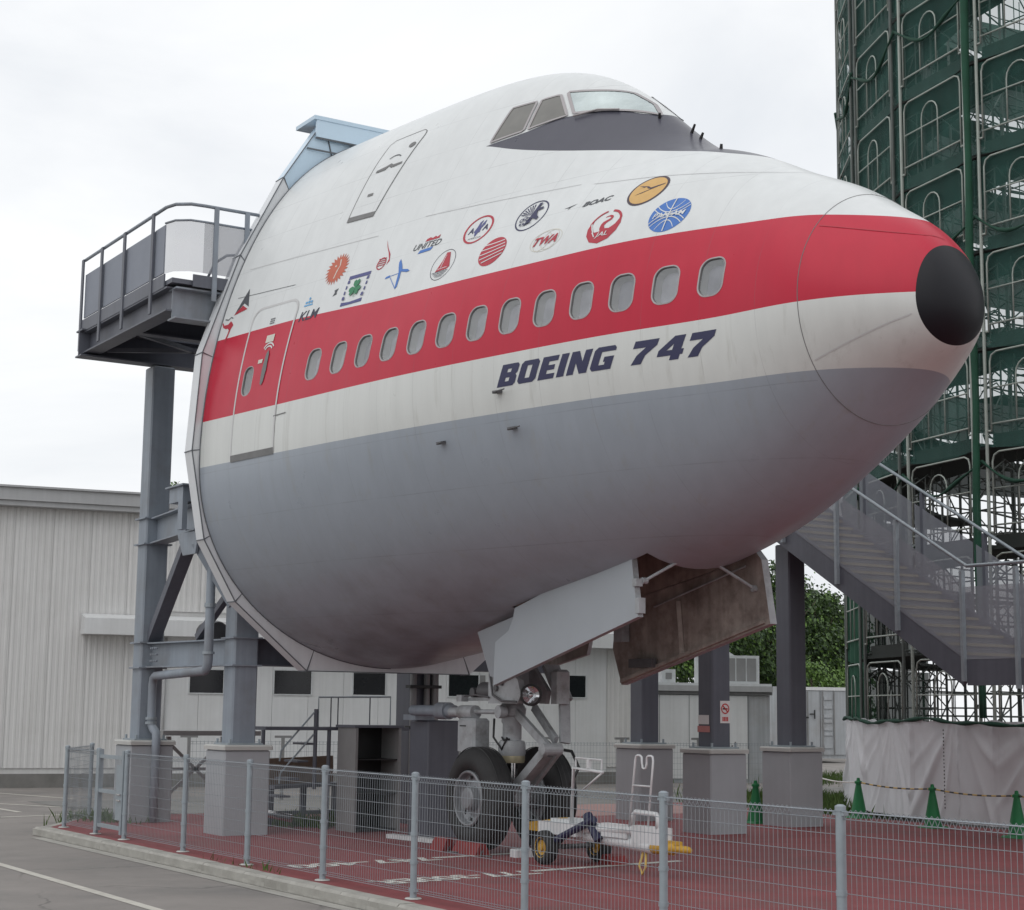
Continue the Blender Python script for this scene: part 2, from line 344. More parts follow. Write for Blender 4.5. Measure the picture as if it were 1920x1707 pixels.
# ---- livery paint
def livery():
    m = bpy.data.materials.new('livery'); m.use_nodes = True; MATS['livery'] = m
    t = m.node_tree; n = t.nodes; l = t.links.new; b = n['Principled BSDF']
    tcn = n.new('ShaderNodeTexCoord'); sp = n.new('ShaderNodeSeparateXYZ'); l(tcn.outputs['Object'], sp.inputs[0])
    def mth(op, a, bb=None, c=None):
        q = n.new('ShaderNodeMath'); q.operation = op
        for i, v in enumerate((a, bb, c)):
            if v is None: continue
            if isinstance(v, (int, float)): q.inputs[i].default_value = v
            else: l(v, q.inputs[i])
        return q.outputs[0]
    def curve(pts, x):
        """z(x) through points; returns a height"""
        fc = n.new('ShaderNodeFloatCurve'); c = fc.mapping.curves[0]
        P = [(px / 12, pz / 12) for px, pz in pts]
        c.points[0].location = P[0]; c.points[1].location = P[-1]
        for p in P[1:-1]: c.points.new(*p)
        for p in c.points: p.handle_type = 'AUTO_CLAMPED'
        fc.mapping.use_clip = False; fc.mapping.update()
        l(mth('DIVIDE', x, 12.0), fc.inputs['Value'])
        return mth('MULTIPLY', fc.outputs[0], 12.0)
    X, Z = sp.outputs['X'], sp.outputs['Z']
    def mix(f, a, bb):
        q = n.new('ShaderNodeMix'); q.data_type = 'RGBA'
        l(f, q.inputs['Factor'])
        for s_, v in (('A', a), ('B', bb)):
            if isinstance(v, tuple): q.inputs[s_].default_value = (*v, 1)
            else: l(v, q.inputs[s_])
        return q.outputs['Result']
    def noise(scale, vec=None, detail=5, rough=.6):
        q = n.new('ShaderNodeTexNoise'); q.inputs['Scale'].default_value = scale; q.inputs['Detail'].default_value = detail; q.inputs['Roughness'].default_value = rough
        if vec is None: l(tcn.outputs['Object'], q.inputs['Vector'])
        else:
            mp_ = n.new('ShaderNodeMapping'); mp_.inputs['Scale'].default_value = vec; l(tcn.outputs['Object'], mp_.inputs['Vector']); l(mp_.outputs[0], q.inputs['Vector'])
        return q.outputs['Fac']
    def ramp(v, a, b_, lo, hi):
        q = n.new('ShaderNodeMapRange'); q.inputs['From Min'].default_value = a; q.inputs['From Max'].default_value = b_; q.inputs['To Min'].default_value = lo; q.inputs['To Max'].default_value = hi
        l(v, q.inputs['Value']); return q.outputs[0]
    zt = curve([(0, 6.565), (2, 6.555), (4, 6.475), (6, 6.44), (8.4, 6.412), (9.1, 6.37), (9.7, 6.32), (10.1, 6.27), (10.5, 6.17)], X)
    above_t = mth('GREATER_THAN', Z, zt); above_b = mth('GREATER_THAN', Z, 5.468); above_g = mth('GREATER_THAN', Z, 4.868)
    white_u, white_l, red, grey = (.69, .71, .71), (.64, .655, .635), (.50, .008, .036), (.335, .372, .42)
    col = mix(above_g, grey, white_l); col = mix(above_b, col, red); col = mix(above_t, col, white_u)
    # anti-glare panel under the cockpit windows
    lo = curve([(4.4, 8.335), (4.445, 8.325), (4.92, 8.172), (5.28, 8.069), (5.78, 7.946), (6.36, 7.82), (7.01, 7.675), (7.62, 7.525), (7.9, 7.445), (8.15, 7.385), (8.6, 7.27)], X)
    hi = curve([(4.4, 8.325), (4.445, 8.33), (4.95, 8.385), (5.45, 8.485), (5.93, 8.47), (6.5, 8.32), (6.66, 8.4), (6.9, 9.0), (9, 9.5)], X)
    ag = mth('MULTIPLY', mth('MULTIPLY', mth('GREATER_THAN', Z, lo), mth('LESS_THAN', Z, hi)), mth('GREATER_THAN', X, 4.44))
    col = mix(ag, col, (.066, .066, .088))
    # panel seams: thin lines along and around the skin
    def lines(v, pitch, off, w):
        f = mth('FRACT', mth('DIVIDE', mth('ADD', v, off), pitch)); return mth('LESS_THAN', f, w / pitch)
    seam = mth('MAXIMUM', lines(X, .635, .35, .007), mth('MAXIMUM', mth('MULTIPLY', lines(Z, .47, .03, .008), mth('GREATER_THAN', Z, 6.9)), mth('MULTIPLY', lines(Z, .61, .1, .009), mth('LESS_THAN', Z, 5.3))))
    seam = mth('MULTIPLY', mth('MULTIPLY', seam, mth('LESS_THAN', X, 9.6)), .24)
    sn = ramp(noise(1.7), .35, .6, .1, 1.0)
    col = mix(mth('MULTIPLY', seam, sn), col, (.12, .12, .125))
    # chalking, streaks, belly soiling
    strk = ramp(noise(1.0, (6.5, 6.5, .25), 5), .35, .68, .955, 1.015)
    blot = ramp(noise(.9), .3, .7, .98, 1.015)
    vm = n.new('ShaderNodeVectorMath'); vm.operation = 'SCALE'; l(col, vm.inputs[0]); l(mth('MULTIPLY', strk, blot), vm.inputs['Scale'])
    # run-off streaks below the stripe and sills
    run = ramp(noise(1.0, (7, 7, .18), 4, .7), .56, .74, 0, .30)
    run = mth('MULTIPLY', run, mth('LESS_THAN', Z, 5.46))
    c2 = mix(run, vm.outputs[0], (.30, .29, .25))
    dirt = mth('MULTIPLY', ramp(noise(1.4, None, 8, .68), .44, .70, 0, .5), ramp(Z, 3.9, 2.5, 0, 1))
    c3 = mix(dirt, c2, (.10, .07, .06))
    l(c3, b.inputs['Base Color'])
    l(ramp(noise(2.2), .3, .7, .27, .38), b.inputs['Roughness'])
    b.inputs['Specular IOR Level'].default_value = .40
    bn = n.new('ShaderNodeBump'); bn.inputs['Strength'].default_value = .045; bn.inputs['Distance'].default_value = .03
    wav = noise(1.6, (1, 1, 1.3), 3, .5); l(wav, bn.inputs['Height']); l(bn.outputs[0], b.inputs['Normal'])
livery()
mat('nose_black', (.009, .009, .013), .45, var=.15, scale=3, spec=.3)
mat('rim', (.36, .335, .34), .4, metal=.3, var=.06)
mat('rim_red', (.50, .30, .31), .4, metal=.3, var=.06)
mat('pane', (.60, .61, .65), .4, var=.2, scale=3); mat('pane_light', (.70, .71, .73), .4, var=.15, scale=3); mat('pane_dark', (.50, .51, .55), .4, var=.2, scale=3)
def glass():
    m = bpy.data.materials.new('window_glass'); m.use_nodes = True; MATS['window_glass'] = m; t = m.node_tree; n = t.nodes; l = t.links.new
    n.remove(n['Principled BSDF']); tr = n.new('ShaderNodeBsdfTransparent'); tr.inputs[0].default_value = (.97, .97, .97, 1); gl = n.new('ShaderNodeBsdfGlossy'); gl.inputs['Roughness'].default_value = .04
    fr = n.new('ShaderNodeFresnel'); fr.inputs['IOR'].default_value = 1.6; tcn = n.new('ShaderNodeTexCoord'); ns = n.new('ShaderNodeTexNoise'); ns.inputs['Scale'].default_value = 4; l(tcn.outputs['Object'], ns.inputs['Vector'])
    bn = n.new('ShaderNodeBump'); bn.inputs['Strength'].default_value = .04; l(ns.outputs['Fac'], bn.inputs['Height']); l(bn.outputs[0], gl.inputs['Normal'])
    ms = n.new('ShaderNodeMixShader'); l(fr.outputs[0], ms.inputs[0]); l(tr.outputs[0], ms.inputs[1]); l(gl.outputs[0], ms.inputs[2]); l(ms.outputs[0], n['Material Output'].inputs['Surface'])
glass(); random.seed(8)
mat('reveal', (.82, .83, .82), .6, var=.04)
mat('cockpit_glass', (.50, .56, .555), .06, metal=.75, var=.35, scale=1.3, spec=.75)
mat('cockpit_side_glass', (.15, .145, .13), .08, var=.15, scale=4, spec=.6)
mat('seal', (.55, .55, .55), .5, var=.05)
mat('seal_shade_dark', (.17, .17, .17), .6, var=.15, scale=6)
mat('cabin_yellow', (.6, .55, .06), .6)
for nm, c in dict(d_red=(.42, .025, .045), d_orange=(.50, .115, .06), d_gold=(.62, .38, .13), d_blue=(.055, .17, .50), d_navy=(.028, .03, .085), d_grey=(.07, .075, .085), d_green=(.03, .20, .09), d_violet=(.07, .075, .22), d_white=(.66, .68, .68), d_cyan=(.13, .38, .66), d_cream=(.62, .60, .53), d_ink=(.035, .035, .06), d_brown=(.055, .035, .05)).items():
    mat(nm, c, .5, var=.06, scale=12)

PLANE = thing('airliner_nose', 'white airliner nose section with red stripe, black nose tip and airline logos', 'aircraft', (3.3, YC, 0))

# ---- main shell with real window openings
WX = [2.677, 3.22, 3.715, 4.205, 4.71, 5.2, 5.69, 6.18, 6.67, 7.17, 7.66, 8.15, 8.637]
SEAM, CAPX, CUTX = 9.63, 10.49, .15
NB = 8
def shell():
    cells = []
    edges = [WX[0] - .27] + [(WX[i] + WX[i + 1]) / 2 for i in range(12)] + [WX[-1] + .26]
    DW = (1.0, 1.42)  # cell for the door window
    xs = list(np.linspace(CUTX, DW[0], 6)); 
    def cell(a, b_):
        i0 = len(xs) - 1; xs.extend(list(np.linspace(a, b_, NB + 1))[1:]); cells.append((i0, (a + b_) / 2))
    cell(*DW); xs.extend(list(np.linspace(DW[1], edges[0], 9))[1:])
    for i in range(13): cell(edges[i], edges[i + 1])
    xs.extend(list(np.linspace(edges[-1], SEAM, 12))[1:])
    xs = np.array(xs); n = len(xs)
    Yd, Zd = section(xs, TH)
    up = TH > -.2
    t_w = np.array([np.interp(.62, Yd[i][:240], TH[:240]) for i in range(n)])
    t_a = np.array([np.interp(5.5, Zd[i], TH) for i in range(n)]); t_b = np.array([np.interp(6.25, Zd[i], TH) for i in range(n)])
    zs = np.linspace(5.5, 6.25, NB + 1)
    t_band = np.array([[np.interp(z, Zd[i], TH) for z in zs] for i in range(n)])
    th = np.concatenate([np.linspace(-math.pi / 2, 0, 5)[None, :-1] * 0 + np.array([np.linspace(-math.pi / 2, t_w[i], 5)[:-1] for i in range(n)]),
                         np.array([np.linspace(t_w[i], t_a[i], 27)[:-1] for i in range(n)]),
                         t_band[:, :-1],
                         np.array([np.linspace(t_b[i], math.pi / 2, 45) for i in range(n)])], 1)
    Y, Z = section(xs, th)
    m = th.shape[1]; rb = 4 + 26  # first band row
    B = MB(); cellcols = {}
    for k, (i0, xc) in enumerate(cells):
        for c in range(i0, i0 + NB): cellcols[c] = k
    wi = [i for i in range(n - 1) if 4.25 <= xs[i] and xs[i + 1] <= 6.9]
    for side in (1, -1):
        o = len(B.v)
        for i in range(n):
            for j in range(m): B.v.append((xs[i], YC - side * max(Y[i, j], 0), Z[i, j]))
        for i in range(n - 1):
            for j in range(m - 1):
                if j < 4 and i in wi: continue                       # wheel well opening
                if side == 1 and i in cellcols and rb <= j < rb + NB: continue
                a = o + i * m + j; q = (a, a + 1, a + m + 1, a + m)
                B.f.append(q if side == -1 else q[::-1]); B.m.append(0)
    # annulus round each opening
    HW, HH, CRN = .131, .182, .10
    def rr(t, hw, hh, c):
        """4 sides, t in [0,4): point on rounded rectangle starting lower-left going +x"""
        s_, f = int(t) % 4, t - int(t)
        P = []
        cs = [(-hw + c, -hh + c, 180), (hw - c, -hh + c, 270), (hw - c, hh - c, 0), (-hw + c, hh - c, 90)]
        cx0, cy0, a0 = cs[s_]; cx1, cy1, a1 = cs[(s_ + 1) % 4]
        arc = c * math.pi / 4; ln = math.hypot(cx1 - cx0, cy1 - cy0); tot = 2 * arc + ln; d = f * tot
        if d < arc: an = R(a0 + 45 + d / arc * 45); return cx0 + c * math.cos(an), cy0 + c * math.sin(an)
        if d < arc + ln:
            e = R(a0 + 90); g = (d - arc) / ln; return cx0 + (cx1 - cx0) * g + c * math.cos(e), cy0 + (cy1 - cy0) * g + c * math.sin(e)
        an = R(a0 + 90 + (d - arc - ln) / arc * 45); return cx1 + c * math.cos(an), cy1 + c * math.sin(an)
    loops = []
    for k, (i0, xc) in enumerate(cells):
        out = [(i0 + c, rb) for c in range(NB)] + [(i0 + NB, rb + r) for r in range(NB)] + [(i0 + NB - c, rb + NB) for c in range(NB)] + [(i0, rb + NB - r) for r in range(NB)]
        x0 = xc if k else 1.2
        hh = HH; hw = HW if k else .105
        uv = [rr(4 * j / 32, hw, hh, CRN if k else .09) for j in range(32)]
        px = np.array([x0 + u for u, v in uv]); pz = np.array([5.875 + v for u, v in uv])
        Yw, Zw = section(px, TH); py = np.array([np.interp(pz[j], Zw[j], Yw[j]) for j in range(32)])
        o = len(B.v)
        for j in range(32): B.v.append((px[j], YC - py[j], pz[j]))
        for j in range(32):
            a = out[j][0] * m + out[j][1]; b_ = out[(j + 1) % 32][0] * m + out[(j + 1) % 32][1]
            B.f.append((a, b_, o + (j + 1) % 32, o + j)); B.m.append(0)
        loops.append((x0, hw, hh, CRN if k else .09))
    ob = B.build('fuselage_skin', 'livery', PLANE, smooth=True, fix=False)
    bm = bmesh.new(); bm.from_mesh(ob.data); bmesh.ops.remove_doubles(bm, verts=bm.verts, dist=.0004); bmesh.ops.recalc_face_normals(bm, faces=bm.faces); bm.to_mesh(ob.data); bm.free()
    ob.data.polygons.foreach_set('use_smooth', [True] * len(ob.data.polygons))
    return ob, loops, rr
SKIN, LOOPS, RR = shell()

def skin_pt(x, z, off):
    """point on starboard skin at (x,z) moved off along the horizontal-ish normal"""
    return surf([x], [z2s(x, z)], off)[0]
def window(x0, hw, hh, c, parent, nm='window', rimmat='rim'):
    N = 48
    B = MB()
    ctr = skin_pt(x0, 5.875, 0); e = .02
    dx = skin_pt(x0 + e, 5.875, 0) - skin_pt(x0 - e, 5.875, 0); dz = skin_pt(x0, 5.875 + e, 0) - skin_pt(x0, 5.875 - e, 0)
    nrm = np.cross(dx, dz); nrm /= np.linalg.norm(nrm); nrm = nrm if nrm[1] < 0 else -nrm
    def ring(dw, off):
        uv = [RR(4 * j / N, hw + dw, hh + dw, c + dw) for j in range(N)]
        xs = np.array([x0 + u for u, v in uv]); zs = np.array([5.875 + v for u, v in uv])
        Yw, Zw = section(xs, TH); ys = np.array([YC - np.interp(zs[j], Zw[j], Yw[j]) for j in range(N)])
        return [tuple(np.array([xs[j], ys[j], zs[j]]) + nrm * off) for j in range(N)]
    rs = [ring(.015, -.003), ring(.014, .003), ring(.002, .004), ring(-.001, .001)]
    for r_ in rs: B.v += r_
    for i in range(len(rs) - 1):
        for j in range(N): B.f.append((i * N + j, i * N + (j + 1) % N, (i + 1) * N + (j + 1) % N, (i + 1) * N + j)); B.m.append(0)
    w = B.build(nm, rimmat, parent, smooth=True, auto=50)
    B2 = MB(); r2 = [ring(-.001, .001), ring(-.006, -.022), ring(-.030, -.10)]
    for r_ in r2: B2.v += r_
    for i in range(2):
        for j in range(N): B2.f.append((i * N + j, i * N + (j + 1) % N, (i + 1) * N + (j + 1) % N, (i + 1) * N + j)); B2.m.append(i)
    B2.build('reveal', ['seal_shade_dark', 'reveal'], w, smooth=True, auto=50)  # dark first ring paints in the shadow outline round the glass
    B3 = MB(); r3 = ring(-.002, -.016); B3.v += r3; B3.f.append(tuple(range(N))); B3.m.append(0)
    B3.build('pane', 'window_glass', w)
    B4 = MB(); r4 = ring(-.026, -.0985); B4.v += r4; B4.f.append(tuple(range(N))); B4.m.append(0)
    B4.build('inner_shade', random.choice(('pane', 'pane', 'pane_light', 'pane_dark')), w)
    return w
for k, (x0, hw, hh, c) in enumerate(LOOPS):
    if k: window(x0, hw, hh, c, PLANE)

# radome and nose cap
def nose_part(name, xa, xb, m, n=26, off=0):
    B = MB(); q = np.linspace(math.sqrt(XT - xa), math.sqrt(max(XT - xb, 1e-6)), n); xs = XT - q * q
    th = np.linspace(-math.pi / 2, math.pi / 2, 49); Y, Z = section(xs, th)
    full = [(j, 1) for j in range(49)] + [(j, -1) for j in range(47, 0, -1)]; K = len(full)
    for i in range(n):
        for j, s_ in full: B.v.append((xs[i], YC - s_ * Y[i, j], Z[i, j]))
    for i in range(n - 1):
        for j in range(K): B.f.append((i * K + j, i * K + (j + 1) % K, (i + 1) * K + (j + 1) % K, (i + 1) * K + j)); B.m.append(0)
    return B.build(name, m, PLANE, smooth=True)
nose_part('radome', SEAM, CAPX, 'livery'); nose_part('nose_cap', CAPX, XT - 1e-6, 'nose_black')
def ring_pts(x, off=0.0):
    th = np.linspace(-math.pi / 2, math.pi / 2, 61); Y, Z = section(np.array([x]), th)
    zc = (Z[0].min() + Z[0].max()) / 2
    P = [(x, YC - Y[0, j] * (1 + off), zc + (Z[0, j] - zc) * (1 + off)) for j in range(61)] + [(x, YC + Y[0, j] * (1 + off), zc + (Z[0, j] - zc) * (1 + off)) for j in range(59, 0, -1)]
    return P
MB().tube(ring_pts(SEAM), .004, 6, closed=True).build('radome_seam', 'seal_shade_dark', PLANE)
# lightning strips on the radome
def strip_line(pts, w, off, name, m, parent=None, side=1, steps=14):
    """ribbon along (x,s) polyline on the skin"""
    P = np.array(pts, float); seg = np.hypot(*np.diff(P, axis=0).T); L_ = np.r_[0, np.cumsum(seg)]
    N = max(int(L_[-1] / .05), 3); t = np.linspace(0, L_[-1], N)
    xs = np.interp(t, L_, P[:, 0]); ss = np.interp(t, L_, P[:, 1])
    d = np.stack([np.gradient(xs), np.gradient(ss)], 1); d /= np.linalg.norm(d, axis=1)[:, None]; nn = np.stack([-d[:, 1], d[:, 0]], 1) * w / 2
    a = surf(xs + nn[:, 0], ss + nn[:, 1], off, side); b_ = surf(xs - nn[:, 0], ss - nn[:, 1], off, side)
    B = MB(); B.v = [tuple(p) for p in a] + [tuple(p) for p in b_]
    for i in range(N - 1): B.f.append((i, i + 1, N + i + 1, N + i)); B.m.append(0)
    return B.build(name, m, parent or PLANE, smooth=True)
def zline(x0, z0, x1, z1, n=12):
    return [(x, z2s(x, z)) for x, z in zip(np.linspace(x0, x1, n), np.linspace(z0, z1, n))]
strip_line(zline(9.66, 4.95, 10.45, 5.28), .012, .004, 'lightning_strip', 'seal')
strip_line(zline(9.66, 6.2, 10.44, 6.02), .012, .004, 'lightning_strip', 'd_red')

# ---- doors, seals, cockpit windows (ribbons and patches lying on the skin)
def patch(name, poly, off, m, parent, sub=.09, mats=None):
    """filled polygon in (x,s) laid on the skin"""
    return decal(name, [([poly], 0)], 0, 0, mats or [m], parent, off, sub)
def decal(name, shapes, x0, s0, mats, parent, off=.0028, sub=.08, side=1):
    """shapes: list of (loops, material index); each loop list of (u,v); holes follow the outer loop"""
    bm = bmesh.new()
    for loops, mi in shapes:
        vs_ = [bm.verts.new((u, v, 0)) for lp in loops for u, v in lp]
        tri = tessellate_polygon([[Vector((u, v, 0)) for u, v in lp] for lp in loops])
        for t in tri:
            try: f = bm.faces.new([vs_[i] for i in t]); f.material_index = mi
            except ValueError: pass
    us = [v.co.x for v in bm.verts]; ws = [v.co.y for v in bm.verts]
    for ax, lo, hi in ((0, min(us), max(us)), (1, min(ws), max(ws))):
        k = math.ceil(lo / sub) * sub
        while k < hi:
            no_ = (1, 0, 0) if ax == 0 else (0, 1, 0); co = (k, 0, 0) if ax == 0 else (0, k, 0)
            bmesh.ops.bisect_plane(bm, geom=bm.verts[:] + bm.edges[:] + bm.faces[:], plane_co=co, plane_no=no_, dist=1e-6); k += sub
    bm.verts.ensure_lookup_table()
    UV = np.array([(v.co.x, v.co.y) for v in bm.verts])
    P = surf(UV[:, 0] + x0, UV[:, 1] + s0, off, side)
    # stack later shapes slightly higher
    for v, p in zip(bm.verts, P): v.co = p
    me = bpy.data.meshes.new(name); bm.normal_update(); bm.to_mesh(me); bm.free()
    for m_ in mats: me.materials.append(MATS[m_])
    o = bpy.data.objects.new(name, me); COL.objects.link(o); adopt(o, parent); return o
def rect(a, b, c, d): return [(a, b), (c, b), (c, d), (a, d)]
def ell(cx, cy, rx, ry=None, n=40, a0=0, a1=360):
    ry = ry or rx; full = abs(a1 - a0) >= 360
    return [(cx + rx * math.cos(R(a0 + (a1 - a0) * i / (n if full else n - 1))), cy + ry * math.sin(R(a0 + (a1 - a0) * i / (n if full else n - 1)))) for i in range(n)]

# main deck door
sB, sT = z2s(1.5, 4.90), z2s(1.5, 6.83)
DX0, DX1 = 1.0, 1.97
def door_outline(d=0):
    c = .17 - d; x0, x1, a, b_ = DX0 + .0 - d, DX1 - d * -1, sB - d, sT + d
    pts = [(x0, a), (x1, a)]
    for k in range(7): t = R(k * 15); pts.append((x1 - c + c * math.cos(t), b_ - c + c * math.sin(t)))
    for k in range(7): t = R(90 + k * 15); pts.append((x0 + c + c * math.cos(t), b_ - c + c * math.sin(t)))
    # the door leans back towards the top
    return [(x - .17 * (s_ - sB) / (sT - sB) * 0, s_) for x, s_ in pts]
OUT = door_outline()
x0w, hww, hhw, cw = LOOPS[0]
hole = [(x0w + u, z2s(x0w, 5.875 + v)) for u, v in [RR(4 * j / 32, hww + .012, hhw + .012, cw + .012) for j in range(32)]]
DOOR = decal('door', [([OUT, hole], 0)], 0, 0, ['livery'], PLANE, .0035, .09)
DOOR.data.polygons.foreach_set('use_smooth', [True] * len(DOOR.data.polygons))
loop = door_outline(.014); loop = loop[1:] + [loop[0]]
strip_line(loop, .032, .006, 'door_seal', 'seal', DOOR)
strip_line([(DX0 - .02, sB + .0), (DX1 + .02, sB + .0)], .085, .008, 'sill', 'seal_shade_dark', DOOR)
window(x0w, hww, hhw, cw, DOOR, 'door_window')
sh = z2s(1.5, 5.9)
decal('door_handle', [([[(-.035, -.17), (.0, -.19), (.03, -.15), (.055, .0), (.045, .22), (.015, .27), (-.02, .22), (-.045, .02)]], 0)], 1.56, sh + .06, ['seal_shade_dark'], DOOR, .012)
arcs = []
for r_ in (.085, .125):
    arcs.append(([ell(0, 0, r_, n=14, a0=35, a1=145) + ell(0, 0, r_ + .02, n=14, a0=145, a1=35)], 0))
decal('handle_marking', arcs, 1.56, sh + .29, ['d_white'], DOOR, .009)
decal('door_placard', [([rect(-.09, -.05, .09, .05)], 0)], 1.54, sh + .49, ['d_cream'], DOOR, .009)
decal('door_placard', [([rect(-.05, -.025, .05, .025)], 0)], 1.43, sh + .20, ['d_cream'], DOOR, .009)
decal('door_stencil', [([rect(-.05 + .026 * i, -.04 + .03 * j, -.032 + .026 * i, -.022 + .03 * j)], 0) for i in range(4) for j in range(3)], 1.48, sh + .74, ['d_grey'], DOOR, .009)
strip_line([(DX1 - .02, z2s(1.95, 5.33)), (DX1 + .26, z2s(2.1, 5.34))], .012, .006, 'drip_rail', 'seal_shade_dark', DOOR)
# upper deck crew door
UD = [(x, z2s(x, z)) for x, z in ((2.38, 7.80), (2.90, 7.78), (3.06, 8.86), (3.03, 8.93), (2.96, 8.955), (2.44, 8.93), (2.38, 8.88), (2.37, 8.6))]
UDOOR = patch('crew_door', UD, .0035, 'livery', PLANE)
strip_line(UD + [UD[0]], .012, .006, 'door_seal', 'seal_shade_dark', UDOOR)
strip_line([UD[0], UD[1]], .075, .008, 'sill', 'seal_shade_dark', UDOOR)
sc1 = z2s(2.7, 8.52)
decal('door_handle', [([[(-.22, -.03), (-.05, -.02), (0, .03), (.06, -.01), (.24, .015), (.24, .05), (.08, .04), (.02, .07), (-.06, .04), (-.22, .01)]], 0)], 2.70, sc1 - .07, ['seal_shade_dark'], UDOOR, .010)
decal('vent', [([ell(0, 0, .06, .045, 20)], 0)], 2.93, sc1 + .26, ['seal_shade_dark'], UDOOR, .010)
decal('handle_marking', [([ell(0, 0, .13, .10, n=14, a0=40, a1=140) + ell(0, 0, .145, .115, n=14, a0=140, a1=40)], 0)], 2.72, sc1 + .03, ['d_grey'], UDOOR, .010)
decal('door_stencil', [([rect(-.05, -.02, .05, .02)], 0)], 2.62, z2s(2.6, 8.1), ['seal_shade_dark'], UDOOR, .010)
# long seams near the cut
for a in ((.42, 7.12, 1.75, 7.06), (.45, 7.52, 3.2, 7.42), (4.0, 7.5, 6.4, 7.36), (6.6, 7.32, 9.2, 6.95)):
    strip_line(zline(*a), .007, .004, 'lap_joint', 'd_grey' if a[0] == .42 else 'seal')
# cockpit windows: (x,z) corners from front of the aft pane to the windscreen
def cockpit(name, corners, m, rim=.03):
    P = [(x, z2s(x, z)) for x, z in corners]
    w = strip_line(P + [P[0]], rim, .012, name, 'rim')
    patch('pane', P, .007, m, w, .07)
    return w
cockpit('cockpit_window', [(4.49, 8.36), (4.93, 8.41), (4.82, 8.85), (4.485, 8.84)], 'cockpit_side_glass')
cockpit('cockpit_window', [(4.985, 8.42), (5.43, 8.50), (5.10, 8.875), (4.875, 8.855)], 'cockpit_side_glass')
cockpit('windscreen', [(5.50, 8.515), (5.93, 8.46), (6.48, 8.30), (6.27, 8.5), (5.95, 8.72), (5.55, 8.83), (5.17, 8.895)], 'cockpit_glass', .035)
# port windscreen and side panes mirror the starboard ones
for cs, mt_ in (([(5.50, 8.515), (5.93, 8.46), (6.48, 8.30), (6.27, 8.5), (5.95, 8.72), (5.55, 8.83), (5.17, 8.895)], 'cockpit_glass'), ([(4.985, 8.42), (5.43, 8.50), (5.10, 8.875), (4.875, 8.855)], 'cockpit_side_glass'), ([(4.49, 8.36), (4.93, 8.41), (4.82, 8.85), (4.485, 8.84)], 'cockpit_side_glass')):
    P_ = [(x, z2s(x, z)) for x, z in cs]; decal('cockpit_pane', [([P_], 0)], 0, 0, [mt_], strip_line(P_ + [P_[0]], .03, .012, 'cockpit_window', 'rim', side=-1), .007, .07, -1)
# wiper, antennas, probes
wp = [skin_pt(x, z, .03) for x, z in ((5.55, 8.44), (5.8, 8.475), (6.05, 8.425))]
MB().tube(wp, .012, 6).build('wiper', 'rim', PLANE)
for x, z, h in ((6.5, 8.26, .06), (6.86, 8.02, .10), (6.98, 8.0, .07), (7.55, 7.62, .05)):
    p = skin_pt(x, z, -.01); q = skin_pt(x, z, h)
    B = MB(); B.tube([p, q], [.02, .014], 6); B.build('antenna', 'black', PLANE)
for x, z in ((6.08, 5.08), (6.21, 4.70), (5.14, 4.66)):
    p0, p1 = skin_pt(x, z, -.01), skin_pt(x, z, .13)
    B = MB(); p1 = skin_pt(x, z, .075); B.beam(p0, p1, .075, .03); tip = p1 + np.array([.20, -.01, 0]) * (1 if x > 6 else .3)
    B.tube([p1 - np.array([.03, 0, 0]), p1, tip], [.013, .011, .007], 8); B.build('pitot_probe', 'gear_dark', PLANE)
# ------------------------------------------------------------------ lettering and logos
def text_bm(body, w, h, shear=0.0, bold=0.0, space=1.0):
    cv = bpy.data.curves.new('txt', 'FONT'); cv.body = body; cv.size = 1; cv.offset = bold; cv.space_character = space; cv.resolution_u = 3
    to = bpy.data.objects.new('txt', cv); COL.objects.link(to)
    dg = bpy.context.evaluated_depsgraph_get(); me = to.evaluated_get(dg).to_mesh()
    bm = bmesh.new(); bm.from_mesh(me); to.evaluated_get(dg).to_mesh_clear()
    bpy.data.objects.remove(to, do_unlink=True); bpy.data.curves.remove(cv)
    xs = [v.co.x for v in bm.verts]; ys = [v.co.y for v in bm.verts]
    x0, x1, y0, y1 = min(xs), max(xs), min(ys), max(ys); we = w - abs(shear) * h
    for v in bm.verts:
        u = (v.co.x - x0) / (x1 - x0) * we; t = (v.co.y - y0) / (y1 - y0) * h
        v.co = Vector((u + shear * t - w / 2, t - h / 2, 0))
    return bm
def skin_text(name, body, w, h, x0, s0, m, shear=0.0, bold=0.0, parent=None, off=.0032, space=1.0):
    bm = text_bm(body, w, h, shear, bold, space)
    for ax in (0, 1):
        k = -2.0
        while k < 2:
            bmesh.ops.bisect_plane(bm, geom=bm.verts[:] + bm.edges[:] + bm.faces[:], plane_co=(k, 0, 0) if ax == 0 else (0, k, 0), plane_no=(1, 0, 0) if ax == 0 else (0, 1, 0), dist=1e-6); k += .1
    UV = np.array([(v.co.x, v.co.y) for v in bm.verts]); P = surf(UV[:, 0] + x0, UV[:, 1] + s0, off)
    for v, p in zip(bm.verts, P): v.co = p
    me = bpy.data.meshes.new(name); bm.to_mesh(me); bm.free(); me.materials.append(MATS[m])
    o = bpy.data.objects.new(name, me); COL.objects.link(o); adopt(o, parent or PLANE); return o

